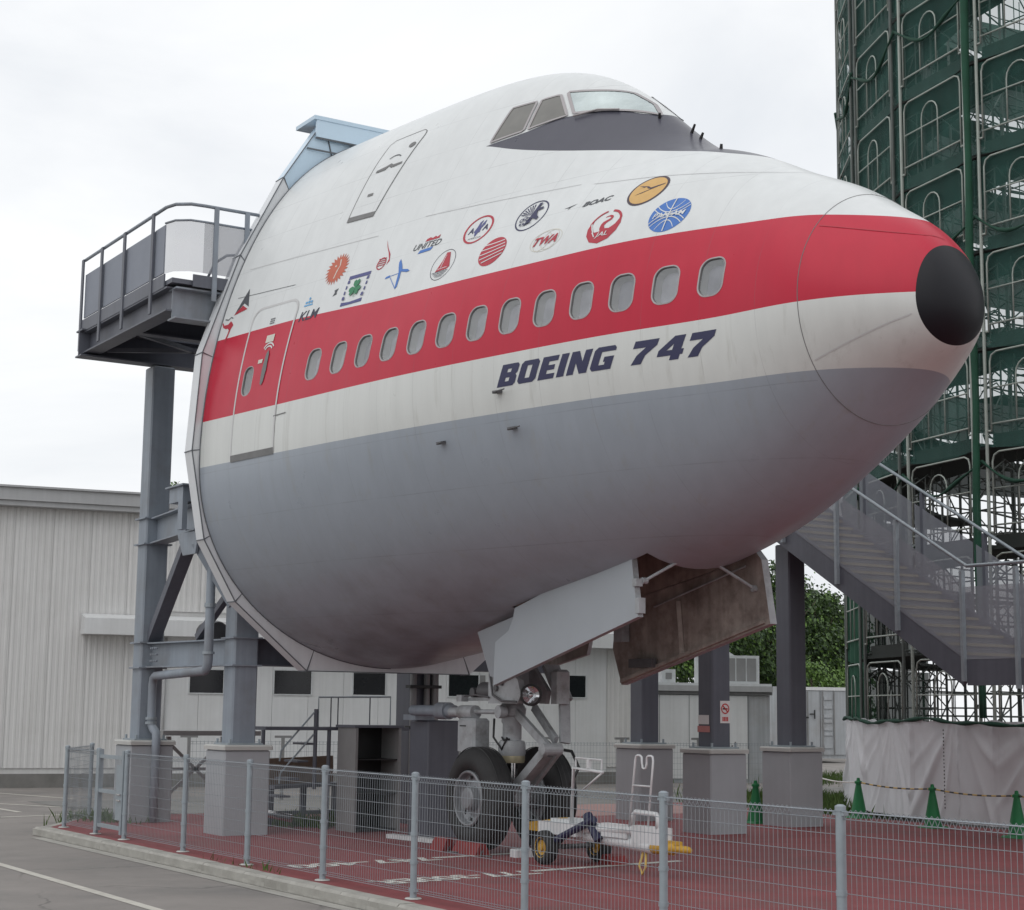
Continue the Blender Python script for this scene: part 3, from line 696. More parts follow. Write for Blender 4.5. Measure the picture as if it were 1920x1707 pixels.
# maker and type name, built as heavy slanted block letters
def slab(polys, h=.225, sh=.46):
    return [([[(x + sh * y, y) for x, y in lp] for lp in loops], 0) for loops in polys]
def letters_boeing():
    H, G = .225, .0
    def Bl(x): return [[(x, 0), (x + .20, 0), (x + .225, .025), (x + .225, .09), (x + .205, .1125), (x + .225, .135), (x + .225, .2), (x + .20, H), (x, H)], [(x + .085, .05), (x + .135, .05), (x + .135, .088), (x + .085, .088)], [(x + .085, .14), (x + .135, .14), (x + .135, .175), (x + .085, .175)]]
    def O(x): return [[(x + .03, 0), (x + .20, 0), (x + .23, .03), (x + .23, H - .03), (x + .20, H), (x + .03, H), (x, H - .03), (x, .03)], [(x + .085, .05), (x + .145, .05), (x + .145, H - .05), (x + .085, H - .05)]]
    def E_(x): return [[(x, 0), (x + .195, 0), (x + .195, .052), (x + .09, .052), (x + .09, .088), (x + .175, .088), (x + .175, .137), (x + .09, .137), (x + .09, .173), (x + .195, .173), (x + .195, H), (x, H)]]
    def I(x): return [[(x, 0), (x + .088, 0), (x + .088, H), (x, H)]]
    def N(x): return [[(x, 0), (x + .08, 0), (x + .08, .11), (x + .15, 0), (x + .235, 0), (x + .235, H), (x + .155, H), (x + .155, .115), (x + .085, H), (x, H)]]
    def Gl(x): return [[(x + .03, 0), (x + .235, 0), (x + .235, .125), (x + .13, .125), (x + .13, .078), (x + .15, .078), (x + .15, .05), (x + .087, .05), (x + .087, .175), (x + .235, .175), (x + .235, .2), (x + .21, H), (x + .03, H), (x, H - .03), (x, .03)]]
    def S7(x): return [[(x + .03, 0), (x + .13, 0), (x + .15, .08), (x + .24, .165), (x + .24, H), (x, H), (x, .155), (x + .13, .155), (x + .06, .085)]]
    def S4(x): return [[(x + .125, 0), (x + .215, 0), (x + .215, .045), (x + .24, .045), (x + .24, .095), (x + .215, .095), (x + .215, H), (x + .11, H), (x - .01, .10), (x - .01, .045), (x + .125, .045)], [(x + .07, .095), (x + .125, .095), (x + .125, .15)]]
    out = []; x = 0
    for fn, w in ((Bl, .255), (O, .265), (E_, .228), (I, .122), (N, .268), (Gl, .42), (S7, .285), (S4, .275), (S7, .28)):
        out.append((fn(x), w)); x += w
    return out, x
LT, LW = letters_boeing()
tot = 2.60
for i, (loops, w) in enumerate(LT):
    s_ = tot / (LW - .03)
    sh_ = slab([[[(u * s_, v) for u, v in lp] for lp in loops]])
    decal('boeing_747_lettering' if False else 'lettering', sh_, 6.045, -.745, ['d_navy'], PLANE, .003, .08)

def logo(shapes, x0, s0, mats, layer=True, label=None):
    """each shape goes on as its own thin layer so that overlaps never share a plane"""
    root = None
    for i, (loops, mi) in enumerate(shapes):
        o = decal('airline_logo' if root is None else 'logo_layer', [(loops, 0)], x0, s0, [mats[mi]], root or PLANE, .0026 + .0009 * i, .07)
        root = root or o
    if label: root['label'] = label
    return root
def sh(pts, k): return [(x + k * y, y) for x, y in pts]
# gold roundel with crane
logo([([ell(0, 0, .22)], 0), ([ell(0, 0, .195)], 1),
      ([[(-.15, .03), (-.04, .055), (-.015, .025), (.03, .005), (.165, .055), (.17, .07), (.02, .03), (-.02, .06), (-.145, .09), (-.07, .05)]], 0),
      ([[(-.13, -.055), (-.05, -.04), (.16, .05), (.165, .058), (-.05, -.025)]], 0)], 7.52, 1.255, ['d_brown', 'd_gold'], label='gold roundel with a flying crane')
# blue globe
def globe():
    s = [([ell(0, 0, .212)], 0)]
    for y0, k in ((.165, .10), (.125, .17), (.085, .19)):
        for sg in (1, -1):
            top = [(x, sg * (y0 - .10 * (1 - (x / k) ** 2))) for x in np.linspace(-k, k, 13)]
            s.append(([top + [(x, y + sg * .012) for x, y in reversed(top)]], 1))
    s.append(([rect(-.006, -.205, .006, .205)], 1))
    return s
logo(globe(), 7.96, .825, ['d_blue', 'd_white'], label='blue globe roundel')
skin_text('logo_text', 'PAN AM', .34, .062, 7.96, .825, 'd_white', .2, .012, off=.0095)
# speedbird and BOAC
logo([([[(-.13, .0), (.04, .035), (-.03, .0), (-.06, -.035), (-.055, -.005)]], 0)], 6.53, 1.285, ['d_grey'], label='dark speed bird mark')
skin_text('logo_text', 'BOAC', .40, .075, 6.88, 1.27, 'd_grey', .3, .04)
# winged sea-horse roundel
S_ = [([ell(0, 0, .215), ell(0, 0, .198)], 0)]
for i in range(7):
    a = R(100 + i * 11); S_.append(([[(.0, .0), (.17 * math.cos(a), .17 * math.sin(a)), (.17 * math.cos(a + .09), .17 * math.sin(a + .09))]], 0))
S_.append(([[(.0, -.02), (.03, .17), (.075, .165), (.05, .09), (.12, .10), (.13, .07), (.06, .05), (.09, -.02), (.13, -.05), (.12, -.09), (.04, -.05), (.02, -.12), (-.05, -.15), (-.02, -.07)]], 0))
for i in range(3): S_.append(([ell(-.11 + .045 * i, -.055 + .02 * (i % 2), .03, .028, 12), ell(-.11 + .045 * i, -.055 + .02 * (i % 2), .018, .016, 12)], 0))
for i in range(4): S_.append(([rect(-.11 + .045 * i, -.135 + .005 * i, -.08 + .045 * i, -.105)], 0))
logo(S_, 5.92, 1.315, ['d_navy'], label='dark blue winged sea horse roundel')
# red crane roundel
crane = [(-.03, -.06), (-.05, -.02), (-.05, .03), (-.03, .06), (.03, .085), (.05, .10), (.02, .12), (-.03, .115), (-.02, .128), (.03, .14), (.065, .125), (.08, .10), (.07, .07), (.02, .04), (0, .01), (.02, -.03), (.08, -.04), (.14, -.0), (.168, .06), (.16, .12), (.19, .09), (.212, .0), (.19, -.09), (.12, -.175), (.0, -.212), (-.12, -.175), (-.19, -.09), (-.212, .0), (-.19, .09), (-.16, .12), (-.17, .05), (-.14, -.02), (-.10, -.06)]
S_ = [([crane], 0), ([ell(0, 0, .212, n=20, a0=20, a1=80) + ell(0, 0, .185, n=20, a0=80, a1=20)], 0), ([ell(0, 0, .212, n=24, a0=100, a1=165) + ell(0, 0, .19, n=24, a0=165, a1=100)], 0)]
for i in range(3): S_.append(([[(-.19 + .03 * i, .06 - .06 * i), (-.175 + .03 * i, .065 - .06 * i), (-.13 + .03 * i, -.03 - .045 * i), (-.14 + .03 * i, -.035 - .045 * i)]], 1))
logo(S_, 7.19, .845, ['d_red', 'd_white'], label='red crane roundel')
skin_text('logo_text', 'JAL', .17, .07, 7.21, .735, 'd_white', .25, .015, off=.0072)
# cream globe with red letters
logo([([ell(0, 0, .225, .145), ell(0, 0, .218, .138)], 0), ([ell(-.06, 0, .12, .13), ell(-.06, 0, .113, .124)], 0), ([ell(.06, 0, .12, .13), ell(.06, 0, .113, .124)], 0)], 6.385, .86, ['d_cream'], label='pale double globe outline')
skin_text('logo_text', 'TWA', .40, .115, 6.385, .86, 'd_red', .3, .03, off=.0062)
# eagle oval
S_ = [([ell(0, 0, .22, .195), ell(0, 0, .19, .172)], 0), ([[(-.0, -.10), (.02, -.05), (.045, -.045), (.04, .01), (.075, .06), (.07, .125), (.035, .08), (.02, .04), (.01, .07), (.02, .13), (-.02, .10), (-.03, .03), (-.055, -.03), (-.03, -.05), (-.02, -.09)]], 1)]
logo(S_, 5.12, 1.305, ['d_red', 'd_violet'], label='red oval with a dark eagle')
skin_text('logo_text', 'A', .09, .085, 5.02, 1.30, 'd_navy', 0, .025); skin_text('logo_text', 'A', .09, .085, 5.235, 1.315, 'd_navy', 0, .025)
skin_text('logo_text', 'AMERICAN', .20, .022, 5.12, 1.185, 'd_grey', 0, 0)
# red ball with white bands
S_ = [([ell(0, 0, .195, .19)], 0)]
for i in range(5):
    y0 = .075 - .037 * i; up = [(x, y0 + .065 * ((x + .19) / .38) ** 1.6 * (1 if i < 5 else 0) * (1 - i * .22) - .03 * (1 - (x + .19) / .38) * (i - 1)) for x in np.linspace(-.185, .18, 14)]
    up = [(x, y) for x, y in up if x * x / .195 ** 2 + y * y / .19 ** 2 < .98]
    if len(up) > 3: S_.append(([up + [(x, y + .013) for x, y in reversed(up)]], 1))
logo(S_, 5.56, .905, ['d_red', 'd_white'], label='red ball crossed by white curved bands')
# oval with red sail
S_ = [([ell(0, 0, .19, .205), ell(0, 0, .183, .198)], 1), ([[(-.09, -.085), (.10, -.075), (.135, -.045), (.05, .16), (-.01, .165), (-.03, .05)]], 0), ([[(-.07, -.06), (.09, -.05), (.09, -.042), (-.06, -.052)]], 2), ([[(-.02, -.04), (.0, .13), (.008, .13), (-.01, -.04)]], 2)]
for i in range(4): S_.append(([[(-.15 + .03 * i, -.10 - .022 * i), (.12 - .02 * i, -.098 - .022 * i), (.14 - .02 * i, -.09 - .022 * i), (-.13 + .03 * i, -.093 - .022 * i)]], 1))
logo(S_, 4.76, .905, ['d_red', 'd_ink', 'd_white'], label='thin dark oval with a red junk sail')
# shield word-mark
logo([([sh([(-.10, .055), (.14, .06), (.13, .11), (.09, .085), (.05, .105), (.01, .085), (-.04, .105), (-.09, .09)], .2)], 0), ([sh([(-.12, -.105), (.10, -.095), (.12, -.05), (-.10, -.06)], .2)], 1)], 4.31, 1.275, ['d_red', 'd_blue'], label='red and blue shield halves')
skin_text('logo_text', 'UNITED', .50, .085, 4.29, 1.275, 'd_grey', .28, .008)
# blue archer
logo([([[(-.23, -.02), (-.14, -.01), (-.15, .02), (-.22, .01)]], 0), ([[(-.14, .0), (.02, .01), (.02, .018), (-.14, .008)]], 0), ([[(.05, -.21), (.08, -.18), (.07, -.05), (.05, .03), (.17, -.0), (.22, .01), (.17, .04), (.06, .06), (.02, .13), (-.05, .22), (-.06, .17), (-.03, .10), (.01, .02), (.03, -.1)]], 0), ([[(-.15, .0), (.05, -.2), (.058, -.195), (-.14, .0)]], 0)], 3.93, .945, ['d_blue'], label='light blue centaur archer')
# red plume over red disc
S_ = [([[(-.14, .22), (-.05, .09), (.05, -.02), (.09, -.12), (.05, -.17), (.06, -.09), (.0, .01), (-.07, .10)]], 0)]
S_.append(([ell(-.06, -.13, .085), ell(-.06, -.13, .07)], 0)); S_ += [([rect(-.13, -.16 + .03 * i, .01, -.148 + .03 * i)], 0) for i in range(4)]
logo(S_, 3.56, 1.31, ['d_red'], label='red curved plume over a hatched disc')
# orange sun face
pts = []
for i in range(48):
    a = 2 * math.pi * i / 48; r_ = (.225 if i % 2 else .16) * (1 if math.cos(a - .6) > -2 else 1); pts.append((r_ * math.cos(a + (.06 if i % 2 else 0)), r_ * math.sin(a + (.06 if i % 2 else 0))))
logo([([pts], 0), ([[(-.02, -.13), (.0, -.02), (.03, .04), (.0, .13), (.02, .14), (.045, .05), (.02, -.02), (.0, -.13)]], 1), ([ell(-.05, .05, .02, .012, 10)], 1)], 2.585, 1.285, ['d_orange', 'd_cream'], label='orange sun with a face')
# shamrock in striped blue square
S_ = [([rect(-.21, .155, .21, .205)], 0), ([[(-.21, -.205), (.21, -.205), (.21, -.155), (.06, -.165), (-.05, -.17), (-.21, -.155)]], 0)]
for i in range(4):
    y = .10 - .075 * i; k = .05 - .02 * (1 if i in (1, 2) else 0)
    S_ += [([[(-.21, y), (-.21 + k, y + .0), (-.21 + k * .8, y + .045), (-.21, y + .045)]], 0), ([[(.21 - k, y), (.21, y), (.21, y + .045), (.21 - k * .8, y + .045)]], 0)]
for a in (90, 210, 330):
    c, s2 = math.cos(R(a)), math.sin(R(a)); 
    hrt = [(0, 0), (.055, .045), (.06, .095), (.03, .115), (0, .095), (-.03, .115), (-.06, .095), (-.055, .045)]
    S_.append(([[(u * s2 + v * c, -u * c + v * s2 + .01) for u, v in hrt]], 1))
S_.append(([[(-.004, .0), (.006, .0), (.03, -.12), (.02, -.12)]], 1))
logo(S_, 3.14, .91, ['d_violet', 'd_green'], label='green shamrock in a striped blue frame')
logo([([[(-.035, -.05), (.04, -.03), (.03, .0), (.045, .05), (-.03, .035), (-.01, .0)]], 0)], 2.725, .935, ['d_grey'], label='small dark grey mark')
# crown word-mark
skin_text('logo_text', 'KLM', .40, .13, 2.285, .715, 'd_ink', .22, .012)
logo([([rect(-.09, -.035, .09, -.015)], 0), ([rect(-.075, 0, -.035, .03)], 0), ([rect(-.02, 0, .02, .035)], 0), ([rect(.035, 0, .075, .03)], 0), ([ell(0, .065, .018, n=10)], 0)], 2.205, .885, ['d_cyan'], label='pale blue crown')
# split triangle
logo([([[(.0, -.04), (.18, .31), (.30, .03), (.17, .10)]], 0), ([[(-.01, -.045), (.155, .07), (.29, .0)]], 1)], .46, 1.07, ['d_grey', 'd_red'], label='grey and red split triangle')
# leaping kangaroo
logo([([[(-.15, .06), (-.10, .0), (-.03, -.03), (.02, -.03), (.06, -.06), (.05, -.12), (.02, -.19), (.05, -.25), (.08, -.13), (.10, -.05), (.14, .0), (.10, .04), (.05, .07), (0, .03), (-.09, .03), (-.14, .08)]], 0), ([[(-.10, .11), (-.02, .09), (.03, .12), (.09, .10), (.09, .113), (.03, .135), (-.02, .105), (-.10, .125)]], 1)], .37, .88, ['d_red', 'd_grey'], label='red leaping kangaroo')
# ------------------------------------------------------------------ wheel well, gear doors, nose gear
B = MB()   # well walls and roof
Yk, Zk = section(np.array([4.3, 6.9]), TH)
def belly(x, dy):
    Y, Z = section(np.array([x]), TH); return float(np.interp(dy, Y[0][:240], Z[0][:240]))
wx = np.linspace(4.32, 6.88, 12)
for sy in (-1, 1):
    for i in range(11):
        B.add([(wx[i], YC + sy * .615, belly(wx[i], .62) + .004), (wx[i + 1], YC + sy * .615, belly(wx[i + 1], .62) + .004), (wx[i + 1], YC + sy * .615, 4.1), (wx[i], YC + sy * .615, 4.1)], [(0, 1, 2, 3)])
for x in (4.32, 6.88): B.add([(x, YC - .615, belly(x, .62)), (x, YC + .615, belly(x, .62)), (x, YC + .615, 4.1), (x, YC - .615, 4.1)], [(0, 1, 2, 3)])
B.add([(4.32, YC - .615, 4.1), (6.88, YC - .615, 4.1), (6.88, YC + .615, 4.1), (4.32, YC + .615, 4.1)], [(0, 1, 2, 3)])
for x in np.arange(4.6, 6.8, .5): B.box((x, YC - .61, 3.95), (x + .06, YC + .61, 4.09))
B.build('wheel_well', 'door_inner', PLANE)
def slab_door(name, outer, y0, t, lean, mats, ribs=0):
    """door leaf: polygon in (x,z) at y0, thickness t, leaning out with height below the hinge"""
    B = MB(); n = len(outer); zt = max(p[1] for p in outer)
    def Y(z): return y0 + lean * (zt - z)
    v = [(x, Y(z), z) for x, z in outer] + [(x, Y(z) + t, z) for x, z in outer]
    B.add(v, [tuple(range(n))], 0); B.add(v, [tuple(reversed(range(n, 2 * n)))], 1)
    B.add(v, [(i, (i + 1) % n, n + (i + 1) % n, n + i) for i in range(n)], 2)
    o = B.build(name, mats, PLANE, fix=False)
    bm = bmesh.new(); bm.from_mesh(o.data); bmesh.ops.remove_doubles(bm, verts=bm.verts, dist=1e-5); bmesh.ops.recalc_face_normals(bm, faces=bm.faces); bm.to_mesh(o.data); bm.free()
    return o
ND = slab_door('gear_door', [(4.36, 2.975), (6.50, 3.495), (6.60, 3.42), (6.66, 3.1), (6.73, 2.785), (3.94, 2.10), (3.96, 2.60), (4.24, 2.72), (4.33, 2.86)], 2.17, .07, -.02, ['door_outer', 'door_inner', 'gear_white'])
ND['label'] = 'clean grey outer face of the large near gear door'
for x_, z0, z1 in ((6.69, 2.82, 2.98), (6.64, 3.10, 3.18)): MB().box((x_, 2.15, z0), (x_ + .07, 2.23, z1)).build('hinge_fitting', 'gear_white', ND)
FD = slab_door('gear_door', [(4.42, 2.55), (4.58, 2.13), (7.24, 2.745), (7.13, 3.42), (6.95, 3.60), (5.4, 3.30), (4.5, 2.98)], 3.46, .09, .03, ['door_inner', 'door_outer', 'gear_white'])
FD['label'] = 'stained brown inner face of the large far gear door'
B = MB(); B.beam((5.75, 3.49, 2.45), (5.72, 3.46, 3.05), .05, .05); B.beam((4.62, 3.48, 2.17), (7.16, 3.48, 2.77), .05, .04); B.build('stiffener', 'door_inner', FD)
B = MB(); B.box((4.86, 3.40, 2.32), (5.3, 3.47, 2.42)); B.build('access_pad', 'gear_dark', FD)
B = MB(); B.box((4.62, 3.36, 2.62), (4.78, 3.47, 2.85)); B.build('hinge_fitting', 'gear_white', FD)
slab_door('gear_door', [(3.30, 2.74), (4.30, 2.92), (4.02, 2.5), (3.80, 2.25), (3.60, 2.19), (3.46, 2.22)], 2.28, .05, .16, ['door_outer', 'door_inner', 'gear_white'])['label'] = 'small grey rear gear door beside the strut'
slab_door('gear_door', [(3.05, 2.33), (3.98, 2.49), (4.05, 2.66), (3.4, 2.62), (3.05, 2.5)], 3.42, .05, .03, ['door_inner', 'door_outer', 'gear_white'])['label'] = 'small brown far rear gear door'
for a, b_ in (((6.70, 2.26, 3.16), (6.98, 2.62, 3.42)), ((6.82, 2.95, 3.44), (7.02, 3.46, 3.12))):
    B = MB(); B.cyl(a, b_, .017, 10); B.lathe(a if a[2] < b_[2] else b_, (0, 1, 0), [(0, -.03), (.035, -.03), (.035, .03), (0, .03)], 12); B.build('door_strut', 'gear_white', PLANE, smooth=True, auto=40)
B = MB(); B.cyl((5.3, 3.44, 3.0), (6.9, 3.44, 3.36), .012, 8); B.build('hinge_rod', 'gear_white', PLANE)
# belly keel panel behind the gear
GX, GZ = 3.32, .79
# strut
B = MB(); B.lathe((GX, YC, 0), (0, 0, 1), [(0, 1.28), (.155, 1.28), (.165, 1.31), (.165, 1.42), (.15, 1.46), (.115, 1.47), (.115, 1.66), (.13, 1.68), (.13, 1.74), (.16, 1.76), (.17, 1.84), (.13, 1.9), (.13, 3.4), (0, 3.4)], 28)
STRUT = B.build('gear_strut', 'gear_white', PLANE, smooth=True, auto=40)
B = MB(); B.lathe((GX, YC, 0), (0, 0, 1), [(0, 1.20), (.15, 1.20), (.158, 1.23), (.158, 1.285), (0, 1.285)], 28); B.build('gland_ring', 'brass', STRUT, smooth=True, auto=40)
B = MB(); B.cyl((GX, YC, .74), (GX, YC, 1.21), .07, 20); B.build('piston', 'chrome', STRUT, smooth=True, auto=40)
B = MB(); B.cyl((GX, YC - .5, GZ), (GX, YC + .5, GZ), .06, 16); B.lathe((GX, YC, GZ), (0, 1, 0), [(0, -.12), (.11, -.12), (.11, .12), (0, .12)], 18); B.build('axle', 'gear_white', STRUT, smooth=True, auto=40)
# torque links
B = MB(); B.beam((GX + .13, YC - .03, 1.80), (4.18, YC - .05, 1.40), .10, .05, up=(0, 1, 0)); B.beam((GX + .2, YC + .18, 1.86), (4.12, YC + .1, 1.48), .09, .05, up=(0, 1, 0))
B.lathe((4.17, YC, 1.38), (0, 1, 0), [(0, -.13), (.07, -.13), (.07, .13), (0, .13)], 14); B.build('torque_link', 'gear_white', STRUT)
B = MB()
for sy in (-.11, .11): B.beam((4.17, YC + sy * .8, 1.36), (GX + .16, YC + sy, .86), .11, .05, up=(0, 1, 0))
B.beam((4.1, YC, 1.30), (GX + .3, YC, .98), .03, .2, up=(0, 1, 0)); B.build('torque_link', 'gear_white', STRUT)
B = MB(); B.beam((3.75, YC + .26, 2.35), (4.05, YC + .26, 1.95), .05, .22, up=(0, 1, 0)); B.beam((4.05, YC + .26, 1.95), (4.16, YC + .2, 1.45), .05, .13, up=(0, 1, 0)); B.build('side_brace', 'gear_white', STRUT)
B = MB(); B.tube([(3.35, YC + .1, 1.75), (3.6, YC + .26, 1.5), (3.9, YC + .25, 1.38), (4.3, YC + .2, 1.36), (4.45, YC + .2, 1.18), (4.42, YC + .1, .98)], .018, 8); B.tube([(3.2, YC - .18, 1.72), (3.22, YC - .2, 1.5), (3.36, YC - .17, 1.36), (3.42, YC - .13, 1.5)], .014, 8)
B.tube([(3.3, YC - .13, 1.5), (3.38, YC - .16, 1.47), (3.43, YC - .1, 1.48)], .012, 6); B.build('hydraulic_hose', 'black', STRUT, smooth=True)
B = MB(); B.prism([(3.25, 1.9), (3.9, 1.9), (3.98, 2.0), (3.9, 2.18), (3.62, 2.32), (3.25, 2.5)], 'y', YC - .30, YC - .22); B.prism([(3.3, 1.92), (3.85, 1.9), (3.9, 2.05), (3.5, 2.4), (3.3, 2.5)], 'y', YC + .12, YC + .18); B.box((3.22, YC - .22, 1.9), (3.5, YC + .12, 2.6)); B.build('gear_bracket', 'gear_white', STRUT)
B = MB()
for k in range(3): B.cyl((3.45 + .12 * k, YC - .33, 2.08 + .06 * k), (3.45 + .12 * k, YC - .21, 2.08 + .06 * k), .035, 10)
B.tube([(3.3, YC - .32, 2.3), (3.4, YC - .33, 2.0), (3.6, YC - .33, 1.93), (3.9, YC - .3, 1.92)], .014, 6); B.tube([(2.7, YC - .3, 1.98), (3.0, YC - .34, 2.0), (3.3, YC - .32, 1.97)], .012, 6); B.build('bracket_fitting', 'gear_dark', STRUT)
B = MB(); B.lathe((3.98, YC - .17, 2.0), (.94, -.34, 0), [(0, -.02), (.125, -.02), (.13, .05), (.105, .055), (.10, .03)], 24); LB = B.build('landing_light', 'black', STRUT, smooth=True, auto=40)
B = MB(); B.lathe((3.98, YC - .17, 2.0), (.94, -.34, 0), [(.10, .03), (.07, .005), (.03, -.01), (0, -.012)], 24); B.lathe((3.98, YC - .17, 2.0), (.94, -.34, 0), [(0, .045), (.03, .04), (.035, .0)], 12); B.build('reflector', 'lamp_glass', LB, smooth=True)
B = MB(); B.cbox((3.98, YC + .10, 1.9), (4.16, YC + .28, 2.3), .03); B.build('light_housing', 'gear_white', STRUT)
# steering cylinders and collar
B = MB(); B.cyl((2.86, YC - .26, 1.80), (3.4, YC - .22, 1.80), .03, 10); B.lathe((3.42, YC - .22, 1.8), (0, 1, 0), [(0, -.05), (.075, -.05), (.075, .05), (0, .05)], 16)
B.cyl((2.58, YC - .27, 1.79), (2.9, YC - .26, 1.79), .085, 16); B.cyl((2.35, YC - .28, 1.79), (2.6, YC - .27, 1.79), .06, 14); B.box((2.55, YC - .2, 1.93), (3.35, YC - .12, 1.97)); B.box((2.5, YC - .3, 1.92), (2.62, YC - .2, 2.0)); B.build('steering_actuator', 'gear_white', STRUT, smooth=True, auto=40)
B = MB(); B.cyl((2.82, YC - .1, 2.05), (3.2, YC - .1, 2.05), .11, 14); B.lathe((2.70, YC - .15, 2.03), (0, 1, 0), [(0, -.05), (.06, -.05), (.06, .05), (0, .05)], 12); B.build('valve_block', 'gear_dark', STRUT, smooth=True, auto=40)
B = MB(); B.cbox((2.62, YC - .36, 1.32), (3.02, YC - .12, 1.72), .03); B.box((2.70, YC - .365, 1.62), (2.84, YC - .358, 1.635), 1); B.build('valve_box', ['gear_white', 'black'], STRUT)
# wheels
mat('hub_grey', (.23, .24, .255), .45, metal=.2, var=.15, scale=10, dirt=(.1, .1, .1), dirt_amt=.5)
def wheel(yc, s_):
    prof = []
    R_, w = .575, .19
    for t in np.linspace(-1, 1, 25):
        a = t * math.pi * .62; prof.append((R_ - .20 + .20 * math.cos(a) ** 1 if abs(a) < math.pi / 2 else R_ - .20 + .20 * math.cos(a), w * math.sin(a) / 1.0))
    prof = [(.33, -w * .72), (.37, -w * .95)] + [(.60 - (abs(t) ** 3.2) * .14, w * t) for t in np.linspace(-1, 1, 21)] + [(.37, w * .95), (.33, w * .72)]
    # tread grooves
    out = []
    for r_, h in prof:
        out.append((r_, h))
    B = MB(); B.lathe((GX, yc, GZ), (0, 1, 0), out, 56); W_ = B.build('tyre', 'rubber', STRUT, smooth=True)
    B = MB()
    for h in (-.09, -.03, .03, .09): B.lathe((GX, yc, GZ), (0, 1, 0), [(.593, h - .008), (.6005, h - .006), (.6005, h + .006), (.593, h + .008)], 56)
    B.build('tread_groove', 'black', W_)
    B = MB(); B.lathe((GX, yc, GZ), (0, -1, 0), [(.325, .12), (.325, .165), (.31, .178), (.295, .172), (.285, .10), (.22, .07), (.145, .085), (.14, .11), (.13, .17), (.11, .19), (.0, .195)], 40)
    for k in range(10):
        a = 2 * math.pi * k / 10; c = (GX + .25 * math.cos(a), yc - .09, GZ + .25 * math.sin(a)); B.lathe(c, (0, -1, 0), [(0, .012), (.022, .012), (.022, -.02)], 8, 0)
    rim_ = B.build('wheel_hub', 'hub_grey', W_, smooth=True, auto=35)
    B = MB()
    for k in range(9):
        a = 2 * math.pi * (k + .5) / 9; c = (GX + .265 * math.cos(a), yc - .087, GZ + .265 * math.sin(a)); B.lathe(c, (0, -1, 0), [(0, .004), (.035, .004), (.035, -.01)], 10)
    B.build('hub_opening', 'black', rim_)
wheel(YC - .44, 1); wheel(YC + .44, -1)

# ------------------------------------------------------------------ end fairing round the cut
FAIR = [(1.57, 9.87), (.99, 8.95), (.40, 7.77), (-.08, 6.39), (-.17, 5.09), (.04, 3.95), (.50, 3.17), (1.55, 2.30)]
full = FAIR + [(2 * YC - y, z) for y, z in reversed(FAIR)]
XF, XB = .20, -.05
ss_ = np.linspace(0, 1, 1)
def skin_ring(x):
    Y, Z = section(np.array([x]), TH); return Y[0], Z[0]
SY, SZ = skin_ring(XF)
def skin_at(y, z):
    """nearest skin point in direction from the section centre"""
    a = math.atan2(z - 5.6, y); an = np.arctan2(SZ - 5.6, SY); r_ = np.hypot(SY, SZ - 5.6)
    rr_ = np.interp(a, an, r_); return rr_ * math.cos(a), 5.6 + rr_ * math.sin(a)
EF = MB()
EF.add([(XB + .05, y, z) for y, z in full], [tuple(range(len(full)))]); EFO = EF.build('end_bulkhead', 'steel_dark', PLANE)
n = len(full)
for k in range(n):
    a, b_ = np.array(full[k]), np.array(full[(k + 1) % n])
    top = (k == n // 2 - 1) or False
    is_top = abs(a[1] - 9.87) < .01 and abs(b_[1] - 9.87) < .01
    bl = 'fairing_sky_reflect' if (is_top or (max(a[1], b_[1]) > 9.5)) else 'fairing'
    nseg = 14; outer, inner = [], []
    for t in np.linspace(.003, .997, nseg):
        p = a + (b_ - a) * t; sgn = 1 if p[0] < YC else -1
        y_, z_ = skin_at(abs(YC - p[0]), p[1]); q = np.array([YC - sgn * y_, z_])
        dv = q - p
        outer.append((XF, *p)); inner.append((XF - .012 if not bl == 'fairing_sky_reflect' else XF - .03, *(q - dv / (np.linalg.norm(dv) + 1e-9) * -.0)))
    B = MB(); B.v = outer + inner
    for i in range(nseg - 1): B.f.append((i, i + 1, nseg + i + 1, nseg + i)); B.m.append(0)
    c = (a + b_) / 2; a2, b2 = a + (b_ - a) * .003, a + (b_ - a) * .997
    B.add([(XF, *a2), (XF, *b2), (XB, *b2), (XB, *a2)], [(0, 1, 2, 3)])
    pn = B.build('fairing_panel', bl, EFO)
    if k < 8 or is_top:
        # joint strip along the outer corner and across the end of the panel
        J = MB(); J.beam((XF + .004, *a2), (XF + .004, *b2), .016, .012); y_, z_ = skin_at(abs(YC - b_[0]), b_[1]); sgn = 1 if b_[0] < YC else -1
        J.beam((XF + .006, *b_), (XF - .02, YC - sgn * y_, z_), .014, .012); J.beam((XF, *b_), (XB, *b_), .014, .014)
        J.build('joint_strip', 'joint_dark', pn)
# seam bead where skin meets fairing
P = [(XF + .0, YC - SY[j], SZ[j]) for j in range(0, 481, 6)]; MB().tube(P, .010, 6).build('edge_bead', 'joint_dark', EFO)
# roof cap over the panels coloured as reflected sky
B = MB(); B.box((-.35, 1.40, 9.845), (XF + .06, 2 * YC - 1.40, 9.90)); B.box((XF + .012, 1.44, 9.60), (XF + .05, 2 * YC - 1.44, 9.843)); B.build('roof_cap', 'fairing_sky_reflect', EFO)
B = MB(); B.beam((XF + .035, 1.44, 9.588), (XF + .035, 4.2, 9.588), .02, .02); B.beam((XF + .02, 1.32, 9.42), (XF + .02, 4.2, 9.42), .016, .02); B.build('joint_strip', 'joint_dark', EFO)

# the aircraft at its full size, standing on its nose wheels
SCL = 1.095
PLANE.location = Vector((20.9535, -8.3141, 1.8332)).lerp(Vector((3.3, YC, 0)), SCL); PLANE.scale = (SCL,) * 3

